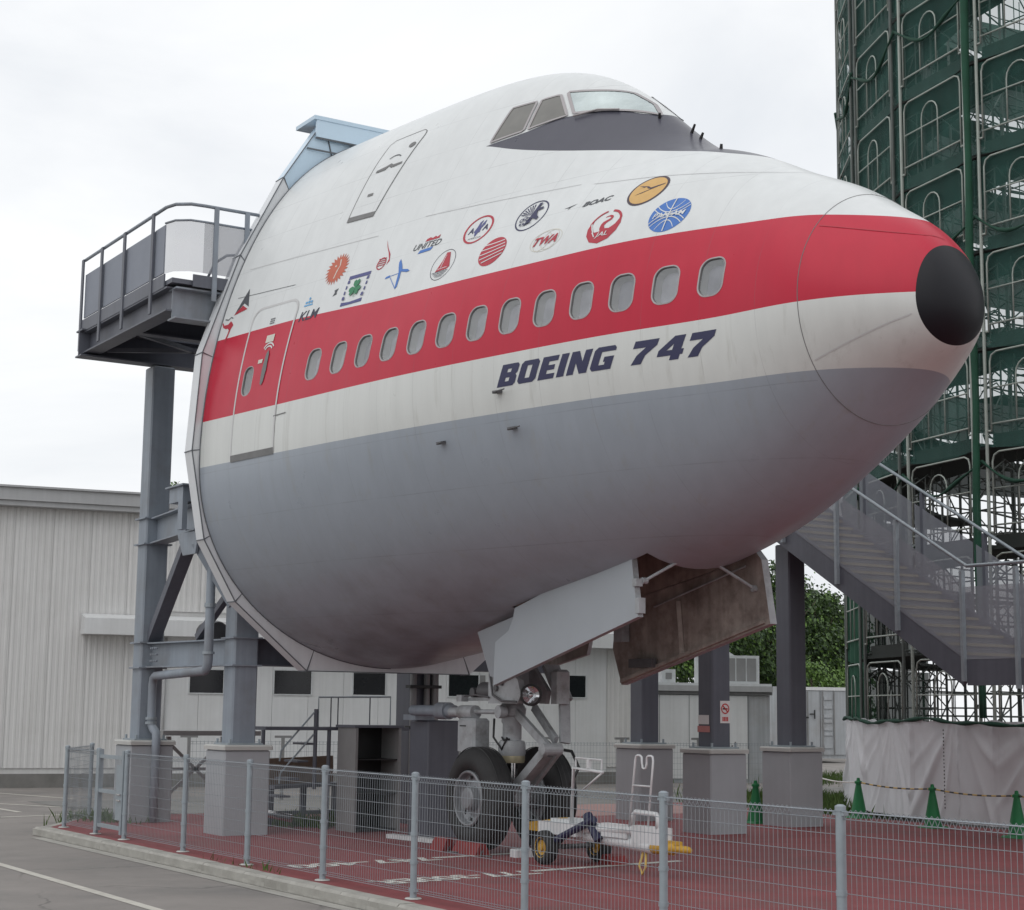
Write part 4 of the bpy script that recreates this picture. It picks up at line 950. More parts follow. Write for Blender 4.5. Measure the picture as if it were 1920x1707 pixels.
# ------------------------------------------------------------------ columns, pedestals, beams
def pedestal(cx, cy, label):
    t = thing('concrete_pedestal', label, 'pedestal', (cx, cy, 0), 'pedestals under the steel columns')
    B = MB(); B.cbox((cx - .355, cy - .355, 0), (cx + .355, cy + .355, 1.2), .02); B.build('pedestal_block', 'pedestal_paint', t)
    B = MB(); B.cbox((cx - .385, cy - .385, 1.203), (cx + .385, cy + .385, 1.275), .02); B.build('pedestal_cap', 'pedestal_cap', t)
    B = MB(); B.box((cx - .27, cy - .27, 1.276), (cx + .27, cy + .27, 1.30))
    for sx in (-1, 1):
        for sy in (-1, 1): B.cyl((cx + sx * .23, cy + sy * .23, 1.30), (cx + sx * .23, cy + sy * .23, 1.36), .02, 6)
    B.build('base_plate', 'galv', t)
    return t
CA, CB_ = (-5.8, 1.58), (-2.67, 1.85)
C1, C2, C3 = (-3.08, 9.52), (-.09, 8.64), (-.9, 10.93)
p0 = pedestal(*CA, 'pale concrete pedestal under the tall left column by the drain pipe')
for c, l_ in ((CB_, 'pale concrete pedestal under the column below the cut end'), (C1, 'brown-shaded pedestal left of the no smoking column'), (C2, 'grey pedestal under the column with the no smoking sign'), (C3, 'grey pedestal under the stair column')):
    dup(p0, (*c, 0), l_)
def colm(cx, cy, z0, z1, s_, name, m, parent=None):
    B = MB(); B.cbox((cx - s_, cy - s_, z0), (cx + s_, cy + s_, z1), .022); return B.build(name, m, parent)
def column(c, z1, label, m='steel_dark'):
    t = thing('steel_column', label, 'column', (*c, 1.3), 'columns on pedestals'); colm(*c, 1.301, z1, .18, 'column_shaft', m, t); return t
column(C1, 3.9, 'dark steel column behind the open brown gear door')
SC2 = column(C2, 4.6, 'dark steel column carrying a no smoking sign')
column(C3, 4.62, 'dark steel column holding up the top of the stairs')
# no smoking sign and pink notice on the column
def disc_ring(B, c, r0, r1, x, mi, n=28):
    v = [(x, c[0] + r * math.cos(2 * math.pi * k / n), c[1] + r * math.sin(2 * math.pi * k / n)) for r in (r0, r1) for k in range(n)]
    B.add(v, [(k, (k + 1) % n, n + (k + 1) % n, n + k) for k in range(n)], mi)
sx = C2[0] + .18
T = thing('no_smoking_sign', 'white no smoking sign with a red crossed circle on dark column', 'sign', (sx, C2[1] + .06, 1.65))
B = MB(); B.box((sx + .002, C2[1] - .03, 1.66), (sx + .008, C2[1] + .16, 2.0)); B.build('sign_board', 'sign_white', T)
B = MB(); cc = (C2[1] + .065, 1.88); disc_ring(B, cc, .062, .08, sx + .011, 0); B.beam((sx + .012, cc[0] - .05, cc[1] + .05), (sx + .012, cc[0] + .05, cc[1] - .05), .004, .018)
B.box((sx + .0105, cc[0] - .05, cc[1] - .012), (sx + .0108, cc[0] + .03, cc[1] + .01), 1); B.box((sx + .0105, cc[0] + .034, cc[1] - .012), (sx + .0108, cc[0] + .05, cc[1] + .01), 0)
for k in range(4): B.box((sx + .0095, C2[1] + .01 + .03 * k, 1.69), (sx + .0098, C2[1] + .032 + .03 * k, 1.755), 0)
B.build('sign_print', ['sign_red', 'black'], T)
T = thing('notice', 'small pink and white notice on the shaded side of the column', 'notice', (C2[0], C2[1] - .18, 1.55))
yq = C2[1] - .182
B = MB(); B.box((C2[0] - .16, yq - .004, 1.64), (C2[0] + .10, yq, 1.78)); B.build('notice_sheet', 'sign_white', T)
B = MB(); B.box((C2[0] - .18, yq - .004, 1.52), (C2[0] + .12, yq, 1.615)); B.build('notice_strip', 'sign_pink', T)

# left support frame
SF = thing('support_frame', 'blue-grey steel frame of columns and beams behind the cut fuselage', 'steel frame', (*CA, 1.3))
colm(*CA, 1.301, 7.35, .19, 'column_shaft', 'steel_blue', SF); colm(*CB_, 1.301, 3.75, .19, 'column_shaft', 'steel_blue', SF)
def ib(p0, p1, w, h, name='beam', m='steel_blue'): 
    return MB().ibeam(p0, p1, w, h, .022).build(name, m, SF)
zlow = 2.62
ib((CA[0] + .19, CA[1], zlow), (CB_[0] - .19, CB_[1], zlow), .24, .40)
ib((CB_[0], CB_[1] + .19, zlow), (CB_[0], 7.2, zlow), .24, .40, m='steel_dark')
for c in (CA, CB_):
    for dz in (-.2, .2):
        MB().box((c[0] - .235, c[1] - .235, zlow + dz - .012), (c[0] + .235, c[1] + .235, zlow + dz + .012)).build('collar_plate', 'steel_blue', SF)
zu = 4.62
ib((CA[0] + .19, CA[1], zu), (-3.0, 1.3, zu), .26, .42)
for dz in (-.21, .21): MB().box((CA[0] - .24, CA[1] - .24, zu + dz - .012), (CA[0] + .24, CA[1] + .24, zu + dz + .012)).build('collar_plate', 'steel_blue', SF)
ib((-2.75, 1.1, zu + .02), (-2.75, 4.8, zu + .02), .22, .40)
B = MB(); B.box((-3.75, 1.05, zu + .235), (-3.2, 1.4, zu + .46)); B.box((-3.82, 1.0, zu + .461), (-3.1, 1.45, zu + .485)); B.box((-3.3, 1.02, zu - .2), (-3.12, 1.1, zu + .23)); B.build('bracket_post', 'steel_blue', SF)
B = MB(); B.beam((CA[0] + .2, CA[1], 2.9), (-3.5, 1.35, zu - .22), .2, .16); B.build('diagonal_brace', 'steel_dark', SF)
B = MB(); B.beam((-3.9, 1.66, 2.86), (-2.75, 1.78, 3.65), .10, .10); B.build('diagonal_brace', 'steel_dark', SF)
B = MB(); B.prism([(-3.75, zu - .22), (-2.9, zu - .22), (-3.0, zu - .56), (-3.5, zu - .56)], 'y', 1.2, 1.235); B.build('gusset_plate', 'steel_blue', SF)
B = MB(); B.beam((-3.1, 1.25, zu - .4), (-2.7, 1.7, 3.3), .12, .12); B.build('diagonal_brace', 'steel_blue', SF)
B = MB(); B.lathe((-3.95, 1.9, 2.95), (1, 0, 0), [(0, -.28), (.15, -.28), (.17, -.2), (.17, .2), (.15, .28), (0, .28)], 16); B.build('motor', 'gear_dark', SF, smooth=True, auto=40)
# bolts on the collars
B = MB()
for i in range(4):
    for j in range(3): B.cyl((CA[0] + .55 + .08 * i, CA[1] - .14, zlow - .1 + .1 * j), (CA[0] + .55 + .08 * i, CA[1] - .17, zlow - .1 + .1 * j), .02, 6)
B.build('bolt_group', 'steel_blue', SF)['kind'] = 'stuff'
# drain pipe
DP = thing('drain_pipe', 'pale grey drain pipe running down the left column with elbows', 'pipe', (-5.3, 1.3, 0))
B = MB(); B.tube([(-2.93, 1.44, 4.0), (-2.93, 1.44, 2.5), (-2.95, 1.44, 2.40), (-3.04, 1.44, 2.34), (-5.38, 1.56, 2.29), (-5.47, 1.56, 2.25), (-5.50, 1.56, 2.15), (-5.50, 1.56, 1.55), (-5.45, 1.58, 1.46), (-5.36, 1.60, 1.40), (-5.34, 1.60, 1.30), (-5.34, 1.60, .02)], .068, 14)
B.build('pipe', 'steel_blue', DP, smooth=True)
B = MB()
for z in (1.55, 1.62): B.lathe((-5.50, 1.56, z), (0, 0, 1), [(.07, -.02), (.09, -.02), (.09, .02), (.07, .02)], 14)
B.lathe((-2.93, 1.44, 3.3), (0, 0, 1), [(.07, -.03), (.085, -.03), (.085, .03), (.07, .03)], 14); B.lathe((-2.93, 1.44, 2.6), (0, 0, 1), [(.07, -.02), (.09, -.02), (.09, .02), (.07, .02)], 14)
B.build('pipe_collar', 'galv', DP)
# centre column and pipes
MC = thing('centre_column', 'dark brown steel column with pipes in front under the belly', 'column', (-3.6, 5.4, 0))
colm(-3.85, 5.45, 0, 3.6, .24, 'column_shaft', 'steel_dark', MC)
for y, r_ in ((5.22, .055), (5.47, .05), (5.62, .06)):
    B = MB(); B.cyl((-3.52, y, 0), (-3.52, y, 3.2), r_, 12); B.build('pipe', 'shutter_grey', MC, smooth=True, auto=40)
B = MB()
for z in (1.5, 2.15): B.box((-3.6, 5.12, z), (-3.44, 5.7, z + .05))
B.build('pipe_clamp', 'black', MC)

# ------------------------------------------------------------------ viewing balcony
VB = thing('viewing_balcony', 'grey steel balcony with railings high beside the cut fuselage', 'balcony', (-4.2, .3, 7.4))
yn, yfar, xb, xf = .27, 4.6, -5.95, -1.95
# beams
def vbeam(p0, p1, w, h, m='steel_dark', name='beam'): return MB().ibeam(p0, p1, w, h, .025).build(name, m, VB)
vbeam((-5.8, .18, 7.60), (-5.8, 5.0, 7.60), .30, .44)
vbeam((-5.95, .38, 7.62), (-2.1, .38, 7.62), .26, .36)
vbeam((-2.10, .34, 7.55), (-2.10, 1.3, 7.55), .30, .46, 'steel_blue')
vbeam((-4.0, .5, 7.62), (-4.0, 5.0, 7.62), .2, .30)
vbeam((-5.8, 3.2, 7.62), (-2.2, 3.2, 7.62), .2, .30)
B = MB(); B.beam((-5.6, .6, 7.5), (-4.1, 2.9, 7.5), .07, .07); B.beam((-4.1, .6, 7.5), (-5.6, 2.9, 7.5), .07, .07); B.build('diagonal_brace', 'steel_dark', VB)
B = MB(); B.box((xb, yn, 7.83), (xf, 1.55, 7.90)); B.box((-3.9, 1.552, 7.83), (-2.6, yfar, 7.90)); B.build('floor_deck', 'steel_dark', VB)
B = MB(); B.box((xb, yn - .03, 7.80), (xf - .25, yn - .008, 8.0)); B.box((xf + .03, yn + .3, 7.80), (xf + .052, 1.6, 7.98)); B.build('toe_board', 'steel_dark', VB)
# railings: near side along x, then chamfered corner, then front along y
zr, zm = 9.02, 8.78
path = [(xb, yn), (xf - .35, yn), (xf - .12, yn + .06), (xf + .02, yn + .24), (xf + .04, yn + .45), (xf + .04, 1.56)]
B = MB(); B.tube([(x, y, zr) for x, y in path], .026, 8); B.build('handrail', 'steel_blue', VB, smooth=True)
B = MB(); B.tube([(x, y, zm) for x, y in path[1:]], .018, 8); B.build('rail', 'steel_blue', VB, smooth=True)
for x in (xb + .02, -5.0, -3.95, -2.72):
    B = MB(); B.beam((x, yn - .035, 7.5), (x, yn - .035, zr), .09, .025, up=(0, 1, 0)); B.build('rail_post', 'steel_dark', VB)
for y in (yn + .62, yn + 1.1):
    B = MB(); B.beam((xf + .06, y, 7.62), (xf + .06, y, zr), .03, .07, up=(0, 1, 0)); B.build('rail_post', 'steel_blue', VB)
xs_ = [xb + .03, -5.02, -3.97, -2.74, xf - .36]
for i in range(4):
    B = MB(); B.box((xs_[i] + .03, yn, 8.04), (xs_[i + 1] - .01, yn + .02, 8.76)); B.build('infill_panel', 'perforated_solid', VB)
B = MB(); q = path[1:5]
for i in range(3): B.add([(q[i][0], q[i][1], 8.02), (q[i + 1][0], q[i + 1][1], 8.02), (q[i + 1][0], q[i + 1][1], 8.76), (q[i][0], q[i][1], 8.76)], [(0, 1, 2, 3)])
B.build('infill_panel', 'perforated_open', VB)
for a, b_ in ((yn + .45, yn + .6), (yn + .66, yn + 1.07), (yn + 1.13, 1.5)):
    B = MB(); B.box((xf + .035, a, 8.02), (xf + .045, b_, 8.76)); B.build('infill_panel', 'perforated_open', VB)
# stair rail going down behind the balcony
B = MB(); B.tube([(-3.9, 1.7, 8.75), (-3.55, 1.75, 8.8), (-3.2, 2.0, 8.78), (-3.2, 3.5, 8.78)], .022, 8); B.tube([(-4.3, 1.7, 8.5), (-3.9, 1.7, 8.75)], .022, 8)
for p in ((-3.9, 1.7), (-3.2, 2.1), (-3.2, 2.7)): B.cyl((p[0], p[1], 7.9), (p[0], p[1], 8.76), .02, 6)
B.build('handrail', 'steel_blue', VB, smooth=True)
B = MB(); B.box((-3.25, 1.95, 7.95), (-3.23, 3.4, 8.5)); B.build('infill_panel', 'perforated_solid', VB)
# ------------------------------------------------------------------ ground
B = MB(); B.add([(-400, -400, -.12), (400, -400, -.12), (400, 400, -.12), (-400, 400, -.12)], [(0, 1, 2, 3)]); tag(B.build('ground', 'asphalt'), kind='structure')
B = MB(); poly = [(-4.95, -.16), (40, -.16), (40, 13.6), (-7.3, 13.6), (-7.3, 2.0), (-6.7, .9)]
B.v = [(x, y, 0) for x, y in poly] + [(x, y, -.12) for x, y in poly]; k = len(poly); B.f = [tuple(range(k))] + [(i, (i + 1) % k, k + (i + 1) % k, k + i) for i in range(k)]; B.m = [0] * len(B.f)
PAV = tag(B.build('pavement', 'red_paving'), kind='structure')
B = MB(); B.add([(-14, 2.2, -.116), (-7.31, 2.2, -.116), (-7.31, 30, -.116), (-14, 30, -.116)], [(0, 1, 2, 3)]); tag(B.build('path', 'concrete_low'), kind='structure')
B = MB(); B.add([(-7.29, 6.8, .004), (-5.3, 6.8, .004), (-4.2, 9.0, .004), (-4.2, 13.0, .004), (-7.29, 13.0, .004)], [(0, 1, 2, 3, 4)]); 
mat('pink_paving', (.34, .20, .185), .8, var=.1, scale=1.5); tag(B.build('path', 'pink_paving'), kind='structure')
KB = tag(MB().box((-5.1, -.372, -.115), (28.4, -.17, -.02)).build('kerb', 'concrete'), kind='structure')
ks = None
random.seed(3)
for i in range(56):
    x = -5.06 + .6 * i
    if ks is None:
        B = MB(); B.prism([(-.375, -.11), (-.162, -.11), (-.162, .004), (-.335, .004), (-.368, -.03)], 'x', x + .004, x + .594); ks = B.build('kerb_stone', 'concrete', KB)
    else: clone(ks, KB, (.6 * i, random.uniform(-.003, .003), random.uniform(-.003, .003)))
B = MB(); B.add([(-4.6, -.56, -.1155), (28.4, -.56, -.1155), (28.4, -.38, -.1155), (-4.6, -.38, -.1155)], [(0, 1, 2, 3)]); tag(B.build('gutter', 'concrete'), kind='structure')
B = MB(); B.prism([(-5.3, -.12), (-4.98, -.2), (-6.75, .95), (-7.1, 1.0)], 'z', -.12, -.01); tag(B.build('kerb_return', 'concrete'), kind='structure')
# road markings
def line(pts, w, z, name='road_marking', m='white_line'):
    B = MB(); P = [Vector((x, y, 0)) for x, y in pts]
    for a, b_ in zip(P[:-1], P[1:]):
        d = (b_ - a).normalized(); nn = Vector((-d.y, d.x, 0)) * w / 2
        B.add([(*(a + nn).xy, z), (*(b_ + nn).xy, z), (*(b_ - nn).xy, z), (*(a - nn).xy, z)], [(0, 1, 2, 3)])
    return tag(B.build(name, m), kind='structure')
line([(-60, -2.14), (40, -2.14)], .12, -.116)
line([(-17.6, 2.5), (-14.6, 3.35)], .12, -.116); line([(-13.6, 1.35), (-11.5, 2.35), (-9, 3.5)], .12, -.116); line([(-10.2, -.9), (-9.3, .33), (-9.6, 1.6), (-9.9, 3.0)], .12, -.116); line([(-20, .6), (-10.6, 1.05)], .12, -.116)
# stop-position lettering on the paving, read from the far side
def ground_text(body, w, h, x, y, slope):
    bm = text_bm(body, w, h, 0, .03); a = math.atan2(-1, -slope)
    bx = Vector((slope, -1, 0)).normalized(); up = Vector((1, slope, 0)).normalized()
    for v in bm.verts: v.co = Vector((x, y, .0045)) + bx * v.co.x + up * v.co.y
    me = bpy.data.meshes.new('painted_lettering'); bm.to_mesh(me); bm.free(); me.materials.append(MATS['paint_white'])
    o = bpy.data.objects.new('painted_lettering', me); COL.objects.link(o); o.parent = PAV; return o
ground_text('777-300ER', 2.2, .42, 4.32, 1.48, .15)
ground_text('747-400', 2.1, .42, 2.30, 1.38, .15)
B = MB(); a, b_ = Vector((4.06, 2.63, .0045)), Vector((3.69, 5.05, .0045)); B.add([a + Vector((.07, 0, 0)), b_ + Vector((.07, 0, 0)), b_ - Vector((.07, 0, 0)), a - Vector((.07, 0, 0))], [(0, 1, 2, 3)]); o = B.build('painted_line', 'paint_white'); o.parent = PAV
B = MB(); a, b_ = Vector((2.08, 2.45, .0045)), Vector((1.86, 4.0, .0045)); B.add([a + Vector((.07, 0, 0)), b_ + Vector((.07, 0, 0)), b_ - Vector((.07, 0, 0)), a - Vector((.07, 0, 0))], [(0, 1, 2, 3)]); o = B.build('painted_line', 'paint_white'); o.parent = PAV

# ------------------------------------------------------------------ front mesh fence
FN = thing('mesh_fence', 'galvanised wire mesh fence along the kerb in front of the aircraft', 'fence', (0, 0, 0))
def fence_panel(L_, H=1.2, step=.05):
    """panel in local coords: x 0..L, z"""
    B = MB(); n_ = int(L_ / step)
    def rod(p0, p1, r_):
        p0, p1 = Vector(p0), Vector(p1); B.tube([p0, p1], r_, 4, cap=False)
    for i in range(1, n_):
        x = i * step; rod((x, 0, .07), (x, 0, H - .08), .0023)
    for z in np.arange(.10, H - .12, .13): rod((.03, .006, z), (L_ - .03, .006, z), .0027)
    for z, y in ((H - .085, 0), (H - .035, -.02), (H - .035, .025), (.06, 0), (.075, .02)): rod((.03, y, z), (L_ - .03, y, z), .0034)
    for i in range(1, n_):
        x = i * step; B.tube([(x, 0, H - .085), (x, -.022, H - .04), (x, 0, H - .018), (x, .024, H - .04), (x, 0, H - .085)], .0028, 3, cap=False)
    return B
def fence_post(H=1.2, r_=.034):
    B = MB(); B.cyl((0, 0, 0), (0, 0, H), r_, 12); B.lathe((0, 0, H), (0, 0, 1), [(r_ + .006, -.03), (r_ + .006, .002), (.02, .014), (0, .016)], 12)
    for z in (.62, .35): B.lathe((0, 0, z), (0, 0, 1), [(r_, -.018), (r_ + .006, -.018), (r_ + .006, .018), (r_, .018)], 12)
    B.box((-.055, -.02, H - .06), (.055, .02, H - .03)); B.box((-.06, -.018, .07), (.06, .018, .10)); return B
fp = fence_panel(2.0).build('wire_panel', 'galv_wire', FN, fix=False); fp['kind'] = 'stuff'
po = fence_post().build('post', 'galv', FN, smooth=True, auto=40)
bp = MB().lathe((0, 0, .004), (0, 0, 1), [(0, .012), (.075, .010), (.085, 0)], 14).build('base_plate', 'pedestal_cap', FN)
for k in range(1, 13):
    c = clone(fp, FN, (2 * k, 0, 0)); c['kind'] = 'stuff'
for k in range(1, 14): clone(po, FN, (2 * k, 0, 0)); clone(bp, FN, (2 * k, 0, 0))
for x in (-4.78, -3.35, -2.17): clone(po, FN, (x, 0, 0)); clone(bp, FN, (x, 0, 0))
c = fence_panel(1.43).build('wire_panel', 'galv_wire', FN, fix=False); c.location = (-4.78, 0, 0); c['kind'] = 'stuff'
c = fence_panel(2.17).build('wire_panel', 'galv_wire', FN, fix=False); c.location = (-2.17, 0, 0); c['kind'] = 'stuff'
# side return of the fence
SR = thing('mesh_fence', 'short return of the mesh fence at the left corner post', 'fence', (-4.78, 0, 0))
B = fence_panel(2.0, 1.2, .1); c = B.build('wire_panel', 'galv_wire', SR, fix=False); c.matrix_parent_inverse = Matrix(); c.rotation_euler = (0, 0, math.atan2(1.0, -1.8)); c['kind'] = 'stuff'
c = po.copy(); COL.objects.link(c); c.parent = SR; c.matrix_parent_inverse = Matrix(); c.location = (-1.79, .98, 0)
# gate
GT = thing('fence_gate', 'small blue-grey metal gate in the fence near the left pedestal', 'gate', (-2.8, 0, 0))
for x in (-3.27, -2.26): MB().beam((x, .0, .06), (x, .0, 1.2), .07, .07, up=(0, 1, 0)).build('gate_stile', 'galv', GT)
for z in (1.1, .62, .14):
    B = MB(); B.beam((-3.235, 0, z), (-2.295, 0, z), .05, .05); B.build('gate_rail', 'galv', GT)
B = MB(); B.box((-2.5, -.03, .25), (-2.3, -.012, 1.0)); B.build('lock_plate', 'galv', GT)
B = MB()
for i in range(1, 19): x = -3.24 + .05 * i; B.tube([(x, .01, .16), (x, .01, 1.08)], .0029, 4, cap=False)
c = B.build('wire_infill', 'galv_wire', GT, fix=False); c['kind'] = 'stuff'
B = MB(); B.cyl((-2.42, -.04, .60), (-2.25, -.05, .60), .014, 8); B.cyl((-2.42, -.04, .52), (-2.25, -.05, .52), .014, 8); B.build('gate_latch', 'chrome', GT)

# rear mesh fence beyond the aircraft
RF = thing('mesh_fence', 'grey mesh fence with T-topped posts in front of the white building', 'fence', (-12, 9, -.12))
w_ = Vector((.158, .987, 0)); p_ = Vector((-13.0, 5.2, -.12)); rz = math.atan2(w_.y, w_.x)
pn = fence_panel(2.0, 1.25, .08).build('wire_panel', 'galv_wire', RF, fix=False); pn['kind'] = 'stuff'
T1 = MB(); T1.beam((0, 0, 0), (0, 0, 1.3), .06, .06, up=(0, 1, 0)); T1.beam((-.18, 0, 1.32), (.18, 0, 1.32), .05, .05); tp = T1.build('post', 'shutter_grey', RF)
for o_ in (pn, tp): o_.matrix_parent_inverse = Matrix.Translation((12, -9, .12))
for k in range(7):
    q = p_ + w_ * 2 * k
    if k: 
        c = clone(pn, RF, q, rz); c['kind'] = 'stuff'; clone(tp, RF, q, rz)
    else: pn.location = q; pn.rotation_euler = (0, 0, rz); tp.location = q; tp.rotation_euler = (0, 0, rz)

# ------------------------------------------------------------------ warehouse
WP, WD = Vector((-19.7, 3.25, 0)), Vector((.158, .987, 0)).normalized(); WN = Vector((WD.y, -WD.x, 0))   # normal towards the camera side
def wl(s_, z, d=0): q = WP + WD * s_ + WN * d; return (q.x, q.y, z)
WH = thing('warehouse', 'long grey clad warehouse with eaves fascia, ledge and dark windows', 'building', (WP.x, WP.y, -.12))
def wbox(s0, s1, z0, z1, d0, d1, name, m, parent=WH):
    B = MB(); B.add([wl(s0, z0, d0), wl(s1, z0, d0), wl(s1, z0, d1), wl(s0, z0, d1), wl(s0, z1, d0), wl(s1, z1, d0), wl(s1, z1, d1), wl(s0, z1, d1)], [(0, 3, 2, 1), (4, 5, 6, 7), (0, 1, 5, 4), (1, 2, 6, 5), (2, 3, 7, 6), (3, 0, 4, 7)])
    return B.build(name, m, parent)
wbox(-14, 16.55, -.12, 6.5, -12, -.06, 'wall', 'cladding')
wbox(-14, 16.5, -.12, .2, -.05, .03, 'plinth', 'concrete_low')
# ribbed cladding sheets, each its own piece
def sheet(z0, z1, w=.9, pitch=.15):
    B = MB(); n_ = int(w / pitch); prof = []
    for i in range(n_):
        x = i * pitch; prof += [(x + .004, 0), (x + .04, 0), (x + .055, .010), (x + .10, .010), (x + .115, 0)]
    prof.append((w - .004, 0)); v = []
    for s_, d in prof: v.append((s_, -d, z0)); v.append((s_, -d, z1))
    B.v = v; B.f = [(2 * i, 2 * i + 2, 2 * i + 3, 2 * i + 1) for i in range(len(prof) - 1)]; B.m = [0] * len(B.f); return B
wrz = math.atan2(WD.y, WD.x)
def sheets(z0, z1, s0, n_, mtl='cladding'):
    first = None
    for i in range(n_):
        loc = Vector(wl(s0 + .9 * i, 0, -.03)) - Vector((WP.x, WP.y, -.12))
        if first is None: first = sheet(z0, z1).build('cladding_sheet', mtl, WH); first.matrix_parent_inverse = Matrix(); c = first
        else: c = first.copy(); COL.objects.link(c); c.parent = WH; c.matrix_parent_inverse = Matrix()
        c.location = loc; c.rotation_euler = (0, 0, wrz)
sheets(.33, 6.62, -12.56, 18); sheets(4.1, 6.62, 3.64, 14); sheets(.33, 3.6, 15.7, 1)
first = None
for i in range(13):                                                    # smooth white wall panels
    c = wbox(3.66 + .925 * i, 3.66 + .925 * (i + 1) - .008, .2, 3.55, -.05, .012, 'wall_panel', 'white_panel')
for s0, s1, z0, z1 in ((4.35, 5.18, 2.14, 2.70), (6.47, 7.42, 2.14, 2.72), (8.53, 9.38, 2.15, 2.70), (11.12, 11.95, 2.15, 2.70), (14.19, 15.05, 2.17, 2.74)):
    f = MB()
    for a in ((s0 - .03, s1 + .03, z0 - .03, z0), (s0 - .03, s1 + .03, z1, z1 + .03), (s0 - .03, s0, z0, z1), (s1, s1 + .03, z0, z1)):
        f.add([wl(a[0], a[2], .013), wl(a[1], a[2], .013), wl(a[1], a[3], .013), wl(a[0], a[3], .013), wl(a[0], a[2], .04), wl(a[1], a[2], .04), wl(a[1], a[3], .04), wl(a[0], a[3], .04)], [(4, 5, 6, 7), (0, 1, 5, 4), (1, 2, 6, 5), (2, 3, 7, 6), (3, 0, 4, 7)])
    wf = f.build('window', 'white_metal', WH); wbox(s0, s1, z0, z1, .013, .020, 'pane', 'dark_glass', wf)
wbox(11.96, 12.14, 2.15, 2.70, .014, .035, 'shutter', 'shutter_grey')
LD = MB(); LD.add([wl(1.68, 3.48, 0), wl(16.45, 3.48, 0), wl(16.45, 3.48, .55), wl(1.68, 3.48, .55), wl(1.68, 3.98, 0), wl(16.45, 3.98, 0), wl(16.45, 3.86, .55), wl(1.68, 3.86, .55)], [(0, 3, 2, 1), (4, 5, 6, 7), (0, 1, 5, 4), (1, 2, 6, 5), (2, 3, 7, 6), (3, 0, 4, 7)]); LD.build('ledge', 'white_panel', WH)
fz = 6.46
wbox(-14, 16.7, fz, fz + .12, 0, .3, 'fascia', 'cladding_trim'); wbox(-14, 16.7, fz + .123, fz + .42, 0, .36, 'fascia', 'cladding_trim'); wbox(-14, 16.7, fz + .423, fz + .47, -12, .42, 'roof', 'cladding_trim')
MB().tube([wl(3.72, 3.45, .06), wl(3.72, .2, .06)], .035, 8).build('downpipe', 'cladding_trim', WH, smooth=True)

# ------------------------------------------------------------------ site cabin, rooftop units and container
SCB = thing('site_cabin', 'low grey prefab cabin with a gutter behind the dark columns', 'cabin', (-17, 22, -.12))
wc = [Vector((-17.6, 20.4, 0)), Vector((-15.8, 25.0, 0))]; cd = (wc[1] - wc[0]).normalized(); cn = Vector((cd.y, -cd.x, 0))
def cl(s_, z, d): q = wc[0] + cd * s_ + cn * d; return (q.x, q.y, z)
def cbx(s0, s1, z0, z1, d0, d1, name, m, par=SCB):
    B = MB(); B.add([cl(s0, z0, d0), cl(s1, z0, d0), cl(s1, z0, d1), cl(s0, z0, d1), cl(s0, z1, d0), cl(s1, z1, d0), cl(s1, z1, d1), cl(s0, z1, d1)], [(0, 3, 2, 1), (4, 5, 6, 7), (0, 1, 5, 4), (1, 2, 6, 5), (2, 3, 7, 6), (3, 0, 4, 7)]); return B.build(name, m, par)
cbx(-.6, 3.55, -.12, 2.30, -3, -.02, 'wall', 'container_grey')
for i in range(4): cbx(-.5 + .85 * i, .335 + .85 * i, 0, 2.28, -.018, .01, 'wall_panel', 'white_panel')
for i in range(4): cbx(.337 + .85 * i, .347 + .85 * i, 0, 2.28, -.018, .016, 'joint_strip', 'joint_dark')
cbx(-.7, 3.6, 2.305, 2.39, -3.1, .06, 'gutter', 'seal_shade_dark'); cbx(-.7, 3.6, 2.393, 2.55, -3.1, .12, 'roof_edge', 'cladding_trim'); cbx(-.7, 3.6, 2.552, 2.62, -3.1, .02, 'roof', 'white_metal')
AC = thing('rooftop_unit', 'white ventilation unit with grilles on the cabin roof', 'ventilation unit', cl(4, 2.62, -1.0))
cbx(1.95, 3.45, 2.63, 3.42, -2.0, -.6, 'unit_body', 'white_metal', AC)
for i in range(4):
    g_ = cbx(2.15 + .31 * i, 2.42 + .31 * i, 2.7, 3.34, -.598, -.585, 'grille', 'shutter_grey', AC)
B = MB(); pr = [(1.6, 3.422), (2.75, 3.422), (2.55, 3.55), (2.5, 3.7), (2.48, 3.95), (1.6, 3.95)]
B.v = [cl(s_, z, -.7) for s_, z in pr] + [cl(s_, z, -1.9) for s_, z in pr]; k = len(pr); B.f = [tuple(range(k)), tuple(reversed(range(k, 2 * k)))] + [(i, (i + 1) % k, k + (i + 1) % k, k + i) for i in range(k)]; B.m = [0] * len(B.f); B.build('duct', 'white_metal', AC)
TK = thing('roof_tank', 'small white box on the cabin roof left of the ventilation unit', 'roof box', cl(.8, 2.62, -.5))
cbx(.55, .95, 2.63, 3.0, -.9, -.5, 'box_body', 'white_metal', TK); cbx(.66, .84, 2.72, 2.9, -.498, -.49, 'grille', 'shutter_grey', TK)
CT = thing('shipping_container', 'grey shipping container with ribbed doors beside the green net', 'container', (-30, 39, -.12))
co, cdr = Vector((-31.2, 37.6, 0)), Vector((.30, .954, 0)); cnn = Vector((cdr.y, -cdr.x, 0))
def tl(s_, z, d): q = co + cdr * s_ + cnn * d; return (q.x, q.y, z)
def tbx(s0, s1, z0, z1, d0, d1, name, m, par=CT):
    B = MB(); B.add([tl(s0, z0, d0), tl(s1, z0, d0), tl(s1, z0, d1), tl(s0, z0, d1), tl(s0, z1, d0), tl(s1, z1, d0), tl(s1, z1, d1), tl(s0, z1, d1)], [(0, 3, 2, 1), (4, 5, 6, 7), (0, 1, 5, 4), (1, 2, 6, 5), (2, 3, 7, 6), (3, 0, 4, 7)]); return B.build(name, m, par)
